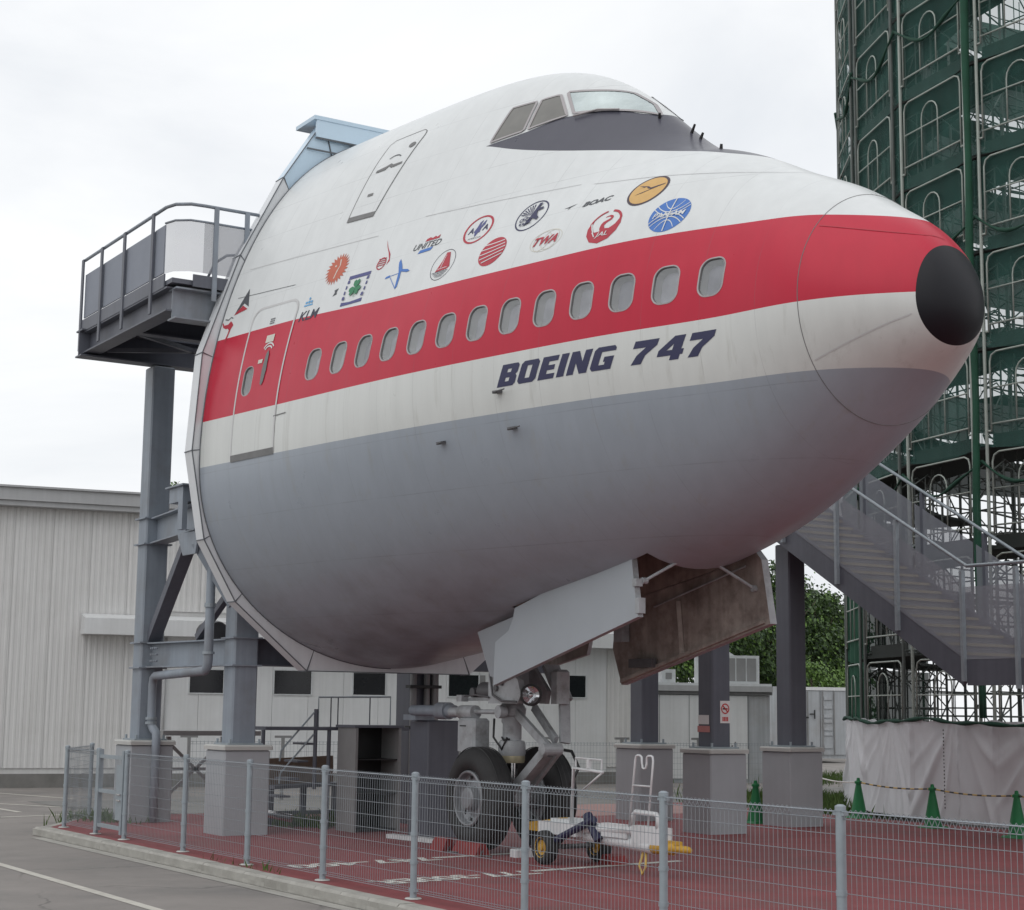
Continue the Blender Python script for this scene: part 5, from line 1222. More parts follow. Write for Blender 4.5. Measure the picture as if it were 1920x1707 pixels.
tbx(-6, 0, .05, 2.85, -2.4, -.02, 'side_wall', 'container_grey'); tbx(-.02, 2.5, .05, 2.85, -6, -.05, 'body', 'container_grey')
for s0 in (.12, 1.26):
    d_ = tbx(s0, s0 + 1.1, .2, 2.7, -.048, .0, 'door', 'container_grey')
    for z in (.45, .95, 1.15, 1.45, 1.65, 2.0, 2.35): tbx(s0 + .12, s0 + .48, z, z + .13, .001, .04, 'rib', 'container_grey', d_); 
    for q in (.06, .55): tbx(s0 + q, s0 + q + .035, .22, 2.68, .002, .06, 'lock_rod', 'shutter_grey', d_)
tbx(-.02, .10, .05, 2.85, -.048, .04, 'corner_post', 'container_grey'); tbx(-.03, .12, 2.68, 2.86, .041, .05, 'corner_casting', 'rust'); tbx(-.02, 2.5, 2.72, 2.85, -.049, .03, 'top_rail', 'white_panel')
B = MB(); B.add([tl(.5, 1.62, .062), tl(.56, 1.62, .062), tl(.56, 1.95, .062), tl(.5, 1.95, .062), tl(.5, 1.62, .062), tl(.72, 1.62, .062), tl(.72, 1.68, .062), tl(.5, 1.68, .062)], [(0, 1, 2, 3), (4, 5, 6, 7)])
B.add([tl(.76, 1.76, .062), tl(.98, 1.76, .062), tl(.98, 1.81, .062), tl(.76, 1.81, .062), tl(.94, 1.6, .062), tl(1.0, 1.6, .062), tl(1.0, 1.95, .062), tl(.94, 1.95, .062)], [(0, 1, 2, 3), (4, 5, 6, 7)]); B.build('stencil_mark', 'black', CT)

# ------------------------------------------------------------------ stairs at right
ST = thing('staircase', 'grey steel staircase with perforated side panels right of the nose', 'staircase', (3.4, 10.4, 0))
YN, YF = 10.40, 12.05
def sz(x): return 4.82 - (x + .63) * (4.82 - 2.42) / (3.43 + .63)      # centre line of the stringer
XLOW, XTOP = 3.45, -3.2
for y, nm in ((YN + .06, 'stringer'), (YF, 'stringer')):
    B = MB(); B.beam((XLOW, y, sz(XLOW)), (XTOP, y, sz(XTOP)), .07, .36); B.build(nm, 'steel_dark', ST)
nst = 26
tr_ = None
for i in range(nst):
    x = XLOW - .12 - i * .25; z = sz(x) + .10
    if tr_ is None:
        B = MB(); B.box((x - .16, YN + .1, z - .03), (x + .14, YF - .04, z), 0); B.box((x + .141, YN + .1, z - .035), (x + .147, YF - .04, z + .008), 1); B.box((x + .11, YN + .1, z - .15), (x + .114, YF - .04, z - .031), 2); tr_ = B.build('tread', ['perforated_solid', 'tread_yellow', 'shutter_grey'], ST); x0_, z0_ = x, z
    else: clone(tr_, ST, (x - x0_, 0, z - z0_))
# landing
B = MB(); B.box((XLOW, YN + .02, 2.25), (9.5, YN + .1, 2.62)); B.build('landing_beam', 'steel_dark', ST)
B = MB(); B.box((XLOW + .02, YN + .11, 2.56), (9.5, YF, 2.60)); B.build('landing_deck', 'steel_dark', ST)
colm(6.6, 11.2, 0, 2.24, .15, 'support_post', 'steel_dark', ST)
hz = 1.52
def rail_h(x): return sz(x) + hz + .03
for y in (YN, YF + .06):
    B = MB(); B.tube([(XTOP, y, rail_h(XTOP)), (XLOW + .06, y, rail_h(XLOW)), (9.5, y, 3.92)], .028, 8); B.build('handrail', 'galv', ST, smooth=True)
for y in (YN,):
    for x in (-1.75, -.45, .82, 2.12, 3.42):
        B = MB(); B.beam((x, y - .005, sz(x) - .12), (x, y - .005, rail_h(x) if x < 3.4 else 3.9), .05, .075, up=(0, 1, 0)); B.build('rail_post', 'galv', ST)
    for x in (4.42, 5.6, 6.8): B = MB(); B.beam((x, y - .005, 2.2), (x, y - .005, 3.9), .05, .075, up=(0, 1, 0)); B.build('rail_post', 'galv', ST)
for x in (-.3, 1.0, 2.3, 3.5, 4.6): B = MB(); B.beam((x, YF + .06, min(sz(x), 2.5 if x > 3.4 else 99)), (x, YF + .06, rail_h(x) if x < 3.4 else 3.92), .05, .075, up=(0, 1, 0)); B.build('rail_post', 'steel_dark', ST)
def side_panel(xa, xb_, y, lo, hi, m='perforated'):
    B = MB(); B.add([(xa, y, lo(xa)), (xb_, y, lo(xb_)), (xb_, y, hi(xb_)), (xa, y, hi(xa))], [(0, 1, 2, 3)]); B.build('side_panel', m, ST)
xs2 = [-3.1, -1.75, -.45, .82, 2.12, 3.42]
for a, b_ in zip(xs2[:-1], xs2[1:]):
    side_panel(a + .03, b_ - .03, YN + .015, lambda x: sz(x) + .19, lambda x: sz(x) + 1.30)
    side_panel(a + .03, b_ - .03, YF + .03, lambda x: sz(x) + .19, lambda x: sz(x) + 1.30)
for a, b_ in ((3.45, 4.40), (4.44, 5.58), (5.62, 6.78), (6.82, 9.4)):
    side_panel(a, b_, YN + .015, lambda x: 2.62, lambda x: 3.66); side_panel(a, b_, YF + .03, lambda x: 2.62, lambda x: 3.66)
# ------------------------------------------------------------------ scaffold tower with green nets
SCF = thing('scaffold_tower', 'tall round scaffold tower wrapped in green safety net', 'scaffold', (2, 23, 0))
BAY, GAP, LV = 1.83, .47, 1.725
A2 = Vector((-1.35, 14.25, 0))
def hd(a): return Vector((math.cos(R(a)), -math.sin(R(a)), 0))
# bay start points and headings; bay 2 starts at A2
bays = {2: (A2, 11.3)}
p, a = A2, 11.3
for k in (3, 4, 5, 6, 7, 8):
    e = bays[k - 1][0] + hd(bays[k - 1][1]) * BAY; a = bays[k - 1][1] - 12; e = e + hd(a + 6) * GAP; bays[k] = (e, a)
for k in (1, 0, -1, -2, -3):
    a = bays[k + 1][1] + 12; e = bays[k + 1][0] - hd(a - 6) * GAP - hd(a) * BAY; bays[k] = (e, a)
def rz_of(a): return -R(a)
# arch frame, local x 0..BAY, z 0..LV
def frame_mesh():
    B = MB(); r_ = .017; w = BAY - .06; h = 1.24
    B.tube([(.03, 0, -.12), (.03, 0, h - .16), (.07, 0, h - .05), (.18, 0, h), (w - .15, 0, h), (w - .04, 0, h - .05), (w, 0, h - .16), (w, 0, -.12)], r_, 6)
    B.tube([(.03, 0, 0), (w, 0, 0)], r_, 6); B.tube([(.03, 0, .62), (w, 0, .62)], .014, 6)
    c, ra = w * .47, .25
    arch = [(c - ra, 0, 0)] + [(c + ra * math.cos(t), 0, .78 + ra * math.sin(t)) for t in np.linspace(math.pi, 0, 9)] + [(c + ra, 0, 0)]
    B.tube(arch, .014, 6); B.tube([(.03, 0, -.12), (-.06, 0, -.12)], .02, 6); B.tube([(w, 0, -.12), (w + .07, 0, -.12)], .02, 6)
    return B
def inner_mesh():
    B = MB(); r_ = .02
    for y in (.65,):
        B.tube([(0, y, -.4), (0, y, LV - .4)], r_, 5); B.tube([(BAY, y, -.4), (BAY, y, LV - .4)], r_, 5)
        B.tube([(0, y, -.35), (BAY, y, LV - .5)], .014, 4); B.tube([(BAY, y, -.35), (0, y, LV - .5)], .014, 4)
        B.tube([(0, y, .4), (BAY, y, .4)], .014, 4); B.tube([(0, y, .9), (BAY, y, .9)], .014, 4)
    for x in (0, BAY):
        B.tube([(x, .05, -.3), (x, .65, -.3)], r_, 5); B.tube([(x, .05, .95), (x, .35, 1.15), (x, .65, .95)], .016, 5); B.tube([(x, .3, -.3), (x, .3, 1.1)], .014, 4)
    return B
def deck_mesh():
    B = MB(); B.box((-.3, .08, -.40), (BAY + .3, 1.45, -.34)); B.box((-.02, .10, -.34), (BAY, .115, -.16)); return B
def net_mesh(seed, lo=0.0, hi=LV, sag=.10, pleat=.012):
    rng = random.Random(seed); B = MB(); n_, m_ = 33, 7; ph = rng.random() * 6
    for i in range(n_):
        for j in range(m_):
            u, t = i / (n_ - 1), j / (m_ - 1)
            B.v.append((-.25 + (BAY + .5) * u, .05 + .02 * math.sin(7 * u + ph) * (1 - abs(2 * t - 1)) + pleat * math.sin(40 * u + 2 * math.sin(9 * u) + .6 * t), lo - .45 + (hi - lo) * t + (sag * ((2 * u - 1) ** 2) if j == 0 else 0)))
    for i in range(n_ - 1):
        for j in range(m_ - 1): a_ = i * m_ + j; B.f.append((a_, a_ + m_, a_ + m_ + 1, a_ + 1)); B.m.append(0)
    return B
def local(o, par, loc, rz):
    o.parent = par; o.matrix_parent_inverse = Matrix(); o.location = Vector(loc) - ROOTLOC[par.name]; o.rotation_euler = (0, 0, rz); return o
FM = {}
def inst(key, builder, mats, loc, rz, name, smooth=False):
    if key not in FM: FM[key] = builder().build(name, mats, None, smooth=smooth, fix=False); o = FM[key]
    else: o = bpy.data.objects.new(name, FM[key].data); COL.objects.link(o)
    return local(o, SCF, loc, rz)
Z0 = 1.72 - LV * 0
levels = [1.55 + LV * i for i in range(10)]
rs = random.Random(5)
for k in (-3, -2, -1, 0, 1, 2, 3, 4, 5, 6, 7, 8):
    st, a = bays[k]
    for i, z in enumerate(levels):
        loc = (st.x, st.y, z)
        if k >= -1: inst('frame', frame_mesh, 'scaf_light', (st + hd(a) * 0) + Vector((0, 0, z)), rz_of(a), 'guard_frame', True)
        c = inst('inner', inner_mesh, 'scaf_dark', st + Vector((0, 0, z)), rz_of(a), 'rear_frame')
        inst('deck', deck_mesh, 'deck', st + Vector((0, 0, z)), rz_of(a), 'deck_board')
        # standards at both ends
    for x in (-.08, BAY + .05):
        q = st + hd(a) * x
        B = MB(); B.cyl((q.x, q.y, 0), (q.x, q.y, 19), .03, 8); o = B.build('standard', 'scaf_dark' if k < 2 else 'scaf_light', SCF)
    # net: dense strips at the corners, thin net across the bay; lower levels are torn away in places
    for i, z in enumerate(levels):
        keep = i >= 3 or (k <= 0)
        if keep:
            v = rs.randrange(3)
            low_ = i < 4 and k <= 0
            inst(('net', v, low_), lambda: net_mesh(v, 0, LV, .1, .035 if low_ else .012), 'green_net_dense' if low_ else 'green_net', st + Vector((0, 0, z)), rz_of(a), 'net_panel')
    # rolled net hanging over the corner post
    q = st + hd(a) * (BAY + GAP * .5)
    if k in (2, 4, 6):
        B = MB(); zs_ = np.linspace(1.78, 19, 40); r_ = .075
        B.tube([(q.x + .015 * math.sin(z * 1.1), q.y - .1 + .015 * math.cos(z * 1.7), z) for z in zs_], [r_ * (.9 + .1 * math.sin(z * 1.3 + k)) for z in zs_], 10)
        B.build('net_roll', 'green_net_dense', SCF, smooth=True)
    # swagged net edge ropes
    for z in (10.1, 14.3, 5.8):
        P = [st + hd(a) * (BAY * t) + Vector((.02, -.05, z + .25 * (2 * t - 1) ** 2 - .1 + .06 * math.sin(7 * t + k))) for t in np.linspace(-.1, 1.15, 14)]
        B = MB(); B.tube(P, [.03 + .014 * math.sin(5 * i) for i in range(14)], 6); B.build('net_rope', 'net_rope', SCF, smooth=True)
# far and inner parts of the ring: see-through web of tubes, and far-side nets
cen = bays[2][0] + Vector((.195, .98, 0)) * 10.5
rs = random.Random(11)
for ring, rad in ((0, 7.4), (2, 8.8), (1, 10.2)):
    for j in range(26):
        t = 2 * math.pi * j / 26; q = cen + Vector((math.cos(t), math.sin(t), 0)) * rad
        if (q - cen).dot(Vector((.195, .98, 0))) < -4: continue
        B = MB(); B.cyl((q.x, q.y, 0), (q.x, q.y, 19), .035, 5)
        t2 = 2 * math.pi * (j + 1) / 26; q2 = cen + Vector((math.cos(t2), math.sin(t2), 0)) * rad
        for i in range(11):
            z = 1.2 + LV * i
            B.tube([(q.x, q.y, z), (q2.x, q2.y, z)], .025, 4, cap=False); B.tube([(q.x, q.y, z + .6), (q2.x, q2.y, z + .6)], .02, 4, cap=False)
            B.tube([(q.x, q.y, z), (q2.x, q2.y, z + LV)] if (i + j) % 2 else [(q.x, q.y, z + LV), (q2.x, q2.y, z)], .02, 4, cap=False)
            for fx in (.33, .66): B.tube([(q.x + (q2.x - q.x) * fx, q.y + (q2.y - q.y) * fx, z), (q.x + (q2.x - q.x) * fx, q.y + (q2.y - q.y) * fx, z + LV)], .016, 4, cap=False)
            B.tube([(q.x, q.y, z + 1.15), (q2.x, q2.y, z + 1.15)], .016, 4, cap=False)
            if ring == 0: B.tube([(q.x, q.y, z + 1.0), ((q.x + q2.x) / 2, (q.y + q2.y) / 2, z + 1.35), (q2.x, q2.y, z + 1.0)], .018, 4, cap=False)
            if ring == 1 and rs.random() < .8:
                d = (q2 - q); B.add([(q.x, q.y, z - .05), (q2.x, q2.y, z - .05), (q2.x - (q2.x - cen.x) * .12, q2.y - (q2.y - cen.y) * .12, z - .05), (q.x - (q.x - cen.x) * .12, q.y - (q.y - cen.y) * .12, z - .05)], [(0, 1, 2, 3)])
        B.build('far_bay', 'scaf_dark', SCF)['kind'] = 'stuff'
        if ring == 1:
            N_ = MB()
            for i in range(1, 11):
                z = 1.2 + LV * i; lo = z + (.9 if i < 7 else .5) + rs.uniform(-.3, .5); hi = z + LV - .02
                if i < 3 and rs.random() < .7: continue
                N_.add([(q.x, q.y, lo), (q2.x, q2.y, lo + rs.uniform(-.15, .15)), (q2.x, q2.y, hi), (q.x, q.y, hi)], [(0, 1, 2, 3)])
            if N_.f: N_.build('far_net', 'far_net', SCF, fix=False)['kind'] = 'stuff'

# white tarpaulin skirt round the foot of the scaffold
TP = thing('tarpaulin', 'white creased tarpaulin skirt round the foot of the green scaffold', 'tarpaulin', (bays[2][0].x, bays[2][0].y, 0))
NP = 70
pts = []
for k in (0, 1, 2, 3, 4, 5, 6, 7, 8):
    st, a = bays[k]; nrm = Vector((-math.sin(R(a)), -math.cos(R(a)), 0))
    for t in np.linspace(0, 1, NP + 1)[:-1]: pts.append(st + hd(a) * (BAY + GAP) * t + nrm * .05)
rsn = random.Random(2)
B = MB(); n_, m_ = len(pts), 26
for i, q in enumerate(pts):
    nrm = (q - cen).normalized(); bayt = (i % NP) / NP
    for j in range(m_):
        t = j / (m_ - 1)
        topz = 1.74 - .04 * math.sin(math.pi * bayt) + .015 * math.sin(i * .4)
        z = .02 + (topz - .02) * t
        kb = i // NP; ang = math.atan2((bayt - .55) * 2.3, (1.12 - t) * 1.7)
        fold = (1 - abs(math.sin(ang * 4.2 + kb * 1.3))) ** 3 * .095 * (1.1 - t) + (1 - abs(math.sin(ang * 9.0 + kb))) ** 4 * .05 * (1.2 - t)
        swag = (1 - abs(math.sin(bayt * 7.0 + t * 2.2 + kb * 2))) ** 4 * .03
        d = fold + swag + .008 * math.sin(i * .31 + 4 * t) + .16 * max(0, .25 - t) + .02 * math.sin(i * .05)
        B.v.append(tuple(q + nrm * d + Vector((0, 0, z))))
for i in range(n_ - 1):
    for j in range(m_ - 1): a_ = i * m_ + j; B.f.append((a_, a_ + m_, a_ + m_ + 1, a_ + 1)); B.m.append(0)
o = B.build('sheet', 'tarp', TP, smooth=True)
B = MB(); st, a = bays[2]; q = st + hd(a) * (BAY * .62) - Vector((.03, .24, 0)); 
for i in range(22): z = .25 + i * .062; B.box((q.x - .006, q.y - .012, z), (q.x + .006, q.y, z + .028))
B.build('eyelet_seam', 'black', TP)
MB().tube([tuple(p_ + Vector((0, -.06, 1.71 + .035 * math.sin(i * .21) + .02 * math.sin(i * .53)))) for i, p_ in enumerate(pts[::4])], [.03 + .012 * math.sin(i * 1.1) for i in range(len(pts[::4]))], 8).build('net_hem', 'net_rope', TP, smooth=True)

# cones and striped rope
def cone(loc, label, first=[None]):
    if first[0] is None:
        t = thing('traffic_cone', label, 'traffic cone', loc, 'green cones'); x, y, z = loc
        B = MB(); B.lathe((x, y, z), (0, 0, 1), [(.155, .03), (.145, .05), (.03, .68), (.026, .70), (0, .705)], 20); B.build('cone_body', 'cone_green', t, smooth=True, auto=50)
        B = MB(); B.cbox((x - .19, y - .19, z + .001), (x + .19, y + .19, z + .035), .03); B.build('cone_base', 'cone_green', t); 
        B = MB(); B.lathe((x, y, z), (0, 0, 1), [(.06, .60), (.066, .60), (.066, .64), (.05, .65)], 16); B.build('bar_ring', 'cone_green', t); first[0] = t; return t
    return dup(first[0], loc, label)
CN = [(-1.98, 13.42, 0), (.45, 12.75, 0), (2.62, 12.3, 0)]
cone(CN[0], 'green traffic cone beside the left end of the white tarpaulin'); cone(CN[1], 'green traffic cone in front of the middle of the white tarpaulin'); cone(CN[2], 'green traffic cone cut off by the right picture edge'); cone((-1.62, 10.75, 0), 'green traffic cone half hidden between the two grey pedestals')
RP = thing('barrier_rope', 'yellow and black rope strung between the green cones', 'rope', (-1, 13.1, .6))
pA = [Vector((-4.2, 14.4, .64))] + [Vector((x, y, .63)) for x, y, z in CN]; pA.append(Vector((5.5, 11.6, .62)))
for s_, (a, b_) in enumerate(zip(pA[:-1], pA[1:])):
    N_ = 18
    for i in range(N_):
        t0, t1 = i / N_, (i + 1) / N_
        f = lambda t: a.lerp(b_, t) - Vector((0, 0, .18 * t * (1 - t)))
        if s_ == 0 and i > 9: mt = 'rope_white'
        else: mt = 'rope_white' if s_ == 0 else ('rope_yellow' if i % 2 else 'black')
        B = MB(); B.tube([f(t0), f(t1)], .014, 6, cap=False); B.build('rope_segment', mt, RP)

# ------------------------------------------------------------------ tow bar cart
TB = thing('tow_bar', 'white aircraft tow bar on small wheels with yellow end fittings', 'tow bar', (4.4, 3.4, 0))
B = MB(); B.cyl((3.0, 3.55, .40), (5.35, 3.4, .335), .075, 16); B.build('main_tube', 'white_metal', TB, smooth=True, auto=40)
B = MB(); B.cyl((5.352, 3.4, .335), (5.70, 3.4, .345), .068, 16); B.box((5.5, 3.37, .39), (5.82, 3.43, .43)); B.lathe((5.70, 3.4, .35), (1, 0, 0), [(.068, 0), (.045, .05), (.04, .26), (.025, .30), (0, .305)], 14); B.build('tow_head', 'yellow', TB, smooth=True, auto=40)
B = MB(); B.box((2.7, 3.42, .36), (3.2, 3.62, .46)); B.beam((2.55, 3.5, .40), (3.45, 3.48, .52), .10, .06); B.build('tail_fitting', 'yellow', TB)
B = MB(); B.box((3.15, 3.3, .36), (3.95, 3.75, .50)); B.box((3.3, 3.38, .50), (3.7, 3.7, .54)); B.build('wheel_frame', 'white_metal', TB)
B = MB(); B.cyl((3.95, 3.4, .46), (5.0, 3.38, .50), .05, 12); B.box((5.0, 3.34, .36), (5.6, 3.46, .56)); B.box((4.4, 3.35, .40), (4.9, 3.45, .55)); B.build('lift_arm', 'white_metal', TB)
B = MB(); B.tube([(4.1, 3.36, .62), (4.35, 3.36, .34)], .06, 8); B.cyl((3.55, 3.3, .3), (4.3, 3.32, .58), .045, 10); B.build('spring_strut', 'navy', TB)
for y in (3.26, 4.05):
    B = MB(); B.lathe((3.36, y, .20), (0, 1, 0), [(.09, -.05), (.13, -.075), (.185, -.07), (.2, -.03), (.2, .03), (.185, .07), (.13, .075), (.09, .05)], 24); tw = B.build('wheel', 'rubber', TB, smooth=True)
    B = MB(); B.lathe((3.36, y, .20), (0, -1, 0), [(.125, .05), (.12, .07), (.09, .045), (.05, .04), (.04, .07), (0, .075)], 20); B.build('rim', 'yellow', tw, smooth=True, auto=40)
B = MB(); B.cyl((3.36, 3.26, .2), (3.36, 4.05, .2), .03, 8); B.build('axle', 'gear_dark', TB)
def bend(pts, r_, nm): B = MB(); B.tube(pts, r_, 8); B.build(nm, 'white_metal', TB, smooth=True)
bend([(4.93, 3.36, .5), (5.05, 3.36, 1.28), (5.065, 3.36, 1.325), (5.09, 3.36, 1.335), (5.14, 3.36, 1.335), (5.17, 3.36, 1.32), (5.175, 3.36, 1.25), (5.19, 3.36, 1.20), (5.22, 3.36, 1.19), (5.25, 3.36, 1.20), (5.265, 3.36, 1.25), (5.27, 3.36, 1.32), (5.30, 3.36, 1.335), (5.35, 3.36, 1.335), (5.375, 3.36, 1.325), (5.385, 3.36, 1.28), (5.28, 3.36, .5)], .013, 'upright_hoop')
bend([(5.0, 3.36, 1.0), (5.35, 3.36, 1.0)], .011, 'hoop_bar')
bend([(3.72, 3.4, .5), (3.75, 3.4, 1.15), (4.36, 3.4, 1.12)], .02, 'rack_post'); bend([(4.36, 3.4, 1.12), (3.95, 3.4, .9)], .012, 'rack_stay')
B = MB(); B.tube([(3.80, 3.4, 1.17), (3.8, 3.4, 1.27), (4.34, 3.4, 1.26), (4.33, 3.4, 1.15)], .012, 6); B.box((4.05, 3.38, 1.15), (4.1, 3.42, 1.26)); B.build('rack_tray', 'white_metal', TB)
bend([(5.0, 3.36, .56), (5.02, 3.36, .68), (5.06, 3.36, .71), (5.45, 3.36, .70), (5.47, 3.36, .66), (5.47, 3.36, .55)], .028, 'carry_handle')
B = MB(); B.tube([(5.15, 3.4, .27), (5.10, 3.38, .12), (5.16, 3.38, .03), (5.22, 3.38, .12), (5.2, 3.4, .27)], .014, 6); B.build('rope_loop', 'rope_yellow', TB, smooth=True)

# ------------------------------------------------------------------ things under the belly
GS = thing('gear_support', 'grey box post with a pipe holding the nose gear from behind', 'support post', (-1.05, 4.25, 0))
B = MB(); B.cbox((-1.35, 3.97, 0), (-.80, 4.5, 1.66), .02); B.build('post_box', 'steel_dark', GS)
B = MB(); B.cyl((-.96, 3.81, 1.80), (-.12, 3.78, 1.80), .078, 16); B.lathe((-.12, 3.78, 1.80), (1, 0, 0), [(0, -.02), (.12, -.02), (.12, .24), (0, .24)], 18); B.cyl((.12, 3.78, 1.8), (.28, 3.77, 1.79), .09, 14); B.box((-1.2, 3.78, 1.662), (-.85, 4.1, 1.74)); B.build('support_pipe', 'steel_blue', GS, smooth=True, auto=40)
for (x, y, w, h, l_) in ((1.72, 3.2, .60, .15, 'long red wheel chock lying in front of the near nose tyre'), (1.12, 3.14, .34, .17, 'short red wheel chock left of the long one')):
    T = thing('wheel_chock', l_, 'wheel chock', (x, y, 0), 'red chocks by the nose tyres')
    B = MB(); B.prism([(y - .11, .002), (y + .12, .002), (y + .04, h), (y - .03, h)], 'x', x - w / 2, x + w / 2); B.build('wedge', 'red_cloth', T)
    B = MB(); B.tube([(x + w / 2, y, .06), (x + w / 2 + .12, y - .1, .015), (x + w / 2 + .3, y - .05, .012)], .01, 6); B.build('pull_rope', 'gear_dark', T)
T = thing('white_plank', 'white plank lying on the red paving left of the nose tyre', 'plank', (-.4, 3.55, 0)); B = MB(); B.beam((-1.0, 3.5, .035), (.25, 3.66, .035), .14, .06); B.build('board', 'white_metal', T)
T = thing('white_block', 'small white block on the ground right of the nose tyre', 'block', (2.4, 3.5, 0)); B = MB(); B.cbox((2.3, 3.42, 0), (2.46, 3.72, .1), .015); B.build('block_body', 'white_metal', T)
T = thing('red_chock', 'small red chock against the far tow bar wheel', 'chock', (3.75, 4.0, 0)); B = MB(); B.prism([(3.55, 0), (3.85, 0), (3.78, .1), (3.65, .12)], 'y', 3.9, 4.15); B.build('wedge', 'red_cloth', T)
# cabinet
CBN = thing('open_cabinet', 'tall grey cabinet with a black open front below the belly', 'cabinet', (-2.5, 3.9, 0))
B = MB(); B.box((-2.8, 3.53, 0), (-2.2, 3.57, 1.53)); B.build('side_panel', 'shutter_grey', CBN)
B = MB(); B.box((-2.8, 4.26, 0), (-2.2, 4.30, 1.53)); B.build('side_panel', 'shutter_grey', CBN)
B = MB(); B.box((-2.82, 3.5, 1.532), (-2.18, 4.33, 1.57)); B.build('top', 'steel_dark', CBN)
B = MB(); B.box((-2.8, 3.571, 0), (-2.76, 4.259, 1.53)); B.build('back', 'black', CBN)
for z in (.02, .55, 1.05): B = MB(); B.box((-2.75, 3.572, z), (-2.24, 4.258, z + .02)); B.build('shelf', 'black', CBN)
# work steps
WS = thing('work_steps', 'dark metal work platform with thin railings and steps behind the fence', 'work platform', (-3.0, 3.2, 0))
B = MB(); B.box((-3.6, 2.4, 1.48), (-2.95, 4.85, 1.53)); B.build('platform', 'steel_dark', WS)
for y0, y1 in ((3.29, 4.53),):
    B = MB(); B.tube([(-3.0, y0, 1.53), (-3.0, y0, 1.98), (-3.0, y1, 2.0), (-3.0, y1, 1.53)], .014, 6); B.build('guard_rail', 'galv', WS)
    for y in (3.5, 3.62, 4.17): B = MB(); B.cyl((-3.0, y, 1.53), (-3.0, y, 1.99), .011, 6); B.build('rail_post', 'steel_dark', WS)
for y, z0, z1 in ((3.25, .6, 1.8), (2.39, 0, 1.48), (3.48, 0, 1.48)): MB().cyl((-3.0, y, z0), (-3.0, y, z1), .032, 8).build('leg', 'steel_dark', WS)
for dz in (0, -.33): B = MB(); B.tube([(-3.0, 3.23, 1.76 + dz), (-3.0, 2.69, 1.18 + dz), (-3.0, 2.67, 1.02 + dz)], .014, 6); B.build('stair_rail', 'galv', WS)
for i in range(5): B = MB(); B.box((-3.5, 2.55 + .14 * i, .22 + .26 * i), (-3.02, 2.73 + .14 * i, .25 + .26 * i)); B.build('step', 'steel_dark', WS)
T = thing('wooden_board', 'brown wooden board leaning in front of the steps', 'board', (-4.0, 3.4, 0)); B = MB(); B.beam((-4.0, 2.95, .82), (-4.0, 4.05, .86), .05, .42); B.build('board', 'wood', T)
T = thing('steel_trestle', 'dark low steel trestle below the brown board', 'trestle', (-3.9, 3.4, 0)); B = MB()
for y in (2.95, 3.5, 4.05): B.beam((-3.9, y, 0), (-3.9, y, .62), .08, .08, up=(0, 1, 0))
B.beam((-3.9, 2.9, .60), (-3.9, 4.1, .64), .5, .05); B.beam((-3.9, 2.9, .2), (-3.9, 4.1, .2), .06, .06); B.build('trestle_frame', 'steel_dark', T)
T = thing('steel_tube', 'short shiny tube end low behind the fence near the pale pedestal', 'tube', (-3.3, 2.6, 0)); B = MB(); B.cyl((-3.5, 2.35, .30), (-2.9, 2.85, .18), .06, 12); B.build('tube_body', 'chrome', T, smooth=True, auto=40)
T = thing('tool_chest', 'dark low chest on the ground beside the centre column', 'chest', (-2.0, 4.9, 0)); B = MB(); B.cbox((-2.3, 4.6, 0), (-1.8, 5.3, .42), .02); B.box((-1.795, 4.7, .2), (-1.785, 5.2, .24), 1); B.build('chest_body', ['steel_dark', 'galv'], T)
T = thing('valve_stand', 'small valve wheel on a stand beside the centre column', 'valve', (-2.1, 5.0, 0)); B = MB(); B.cyl((-2.05, 4.95, .42), (-2.05, 4.95, .72), .02, 8); B.lathe((-2.05, 4.95, .72), (0, 0, 1), [(.09, -.01), (.11, 0), (.09, .01), (.07, 0), (.09, -.01)], 16); B.build('valve_wheel', 'galv', T)
# truss stand between the left pedestals
T = thing('truss_stand', 'white braced steel stand between the two left pedestals', 'stand', (-7.0, 3.0, -.12)); B = MB()
for y in (2.6, 3.6): B.beam((-7.4, y, -.1), (-7.4, y, 1.3), .07, .07, up=(0, 1, 0))
B.beam((-7.4, 2.4, 1.36), (-7.4, 4.2, 1.36), .5, .08); B.beam((-7.4, 2.6, .3), (-7.4, 3.6, 1.2), .05, .05); B.beam((-7.4, 2.6, 1.2), (-7.4, 3.6, .3), .05, .05); B.beam((-7.4, 2.4, .75), (-7.4, 4.0, .75), .05, .05); B.build('stand_frame', 'shutter_grey', T)
# hose reel between pedestals
T = thing('rope_bundle', 'tangled rope hanging between the grey pedestals', 'rope', (-1.6, 10.3, 0)); B = MB(); rq = random.Random(4)
for k in range(6): B.tube([(-1.9 + rq.uniform(-.06, .06), 10.5 + rq.uniform(-.1, .1), 1.3 - .2 * j + rq.uniform(-.08, .05)) for j in range(6)], .014, 5)
B.build('rope_strands', 'seal_shade_dark', T, smooth=True)

# ------------------------------------------------------------------ vegetation
def blades(name, area, n_, h, label, seed):
    rng = random.Random(seed); B = MB()
    for _ in range(n_):
        (x0, y0), (x1, y1), wd = area; t = rng.random(); x = x0 + (x1 - x0) * t + rng.gauss(0, wd * .5); y = y0 + (y1 - y0) * t + rng.gauss(0, wd * .5)
        a = rng.uniform(0, 6.28); hh = h * rng.uniform(.35, 1.1); w = .012; dx, dy = math.cos(a) * w, math.sin(a) * w; l_ = hh * rng.uniform(.1, .6); b_ = rng.uniform(0, 6.28)
        z0 = -.118
        B.add([(x - dx, y - dy, z0), (x + dx, y + dy, z0), (x + dx * .6 + l_ * .4 * math.cos(b_), y + dy * .6 + l_ * .4 * math.sin(b_), z0 + hh * .6), (x + l_ * math.cos(b_), y + l_ * math.sin(b_), z0 + hh)], [(0, 1, 2), (0, 2, 3)])
    return tag(B.build(name, 'grass', fix=False), label, 'grass', kind='stuff')
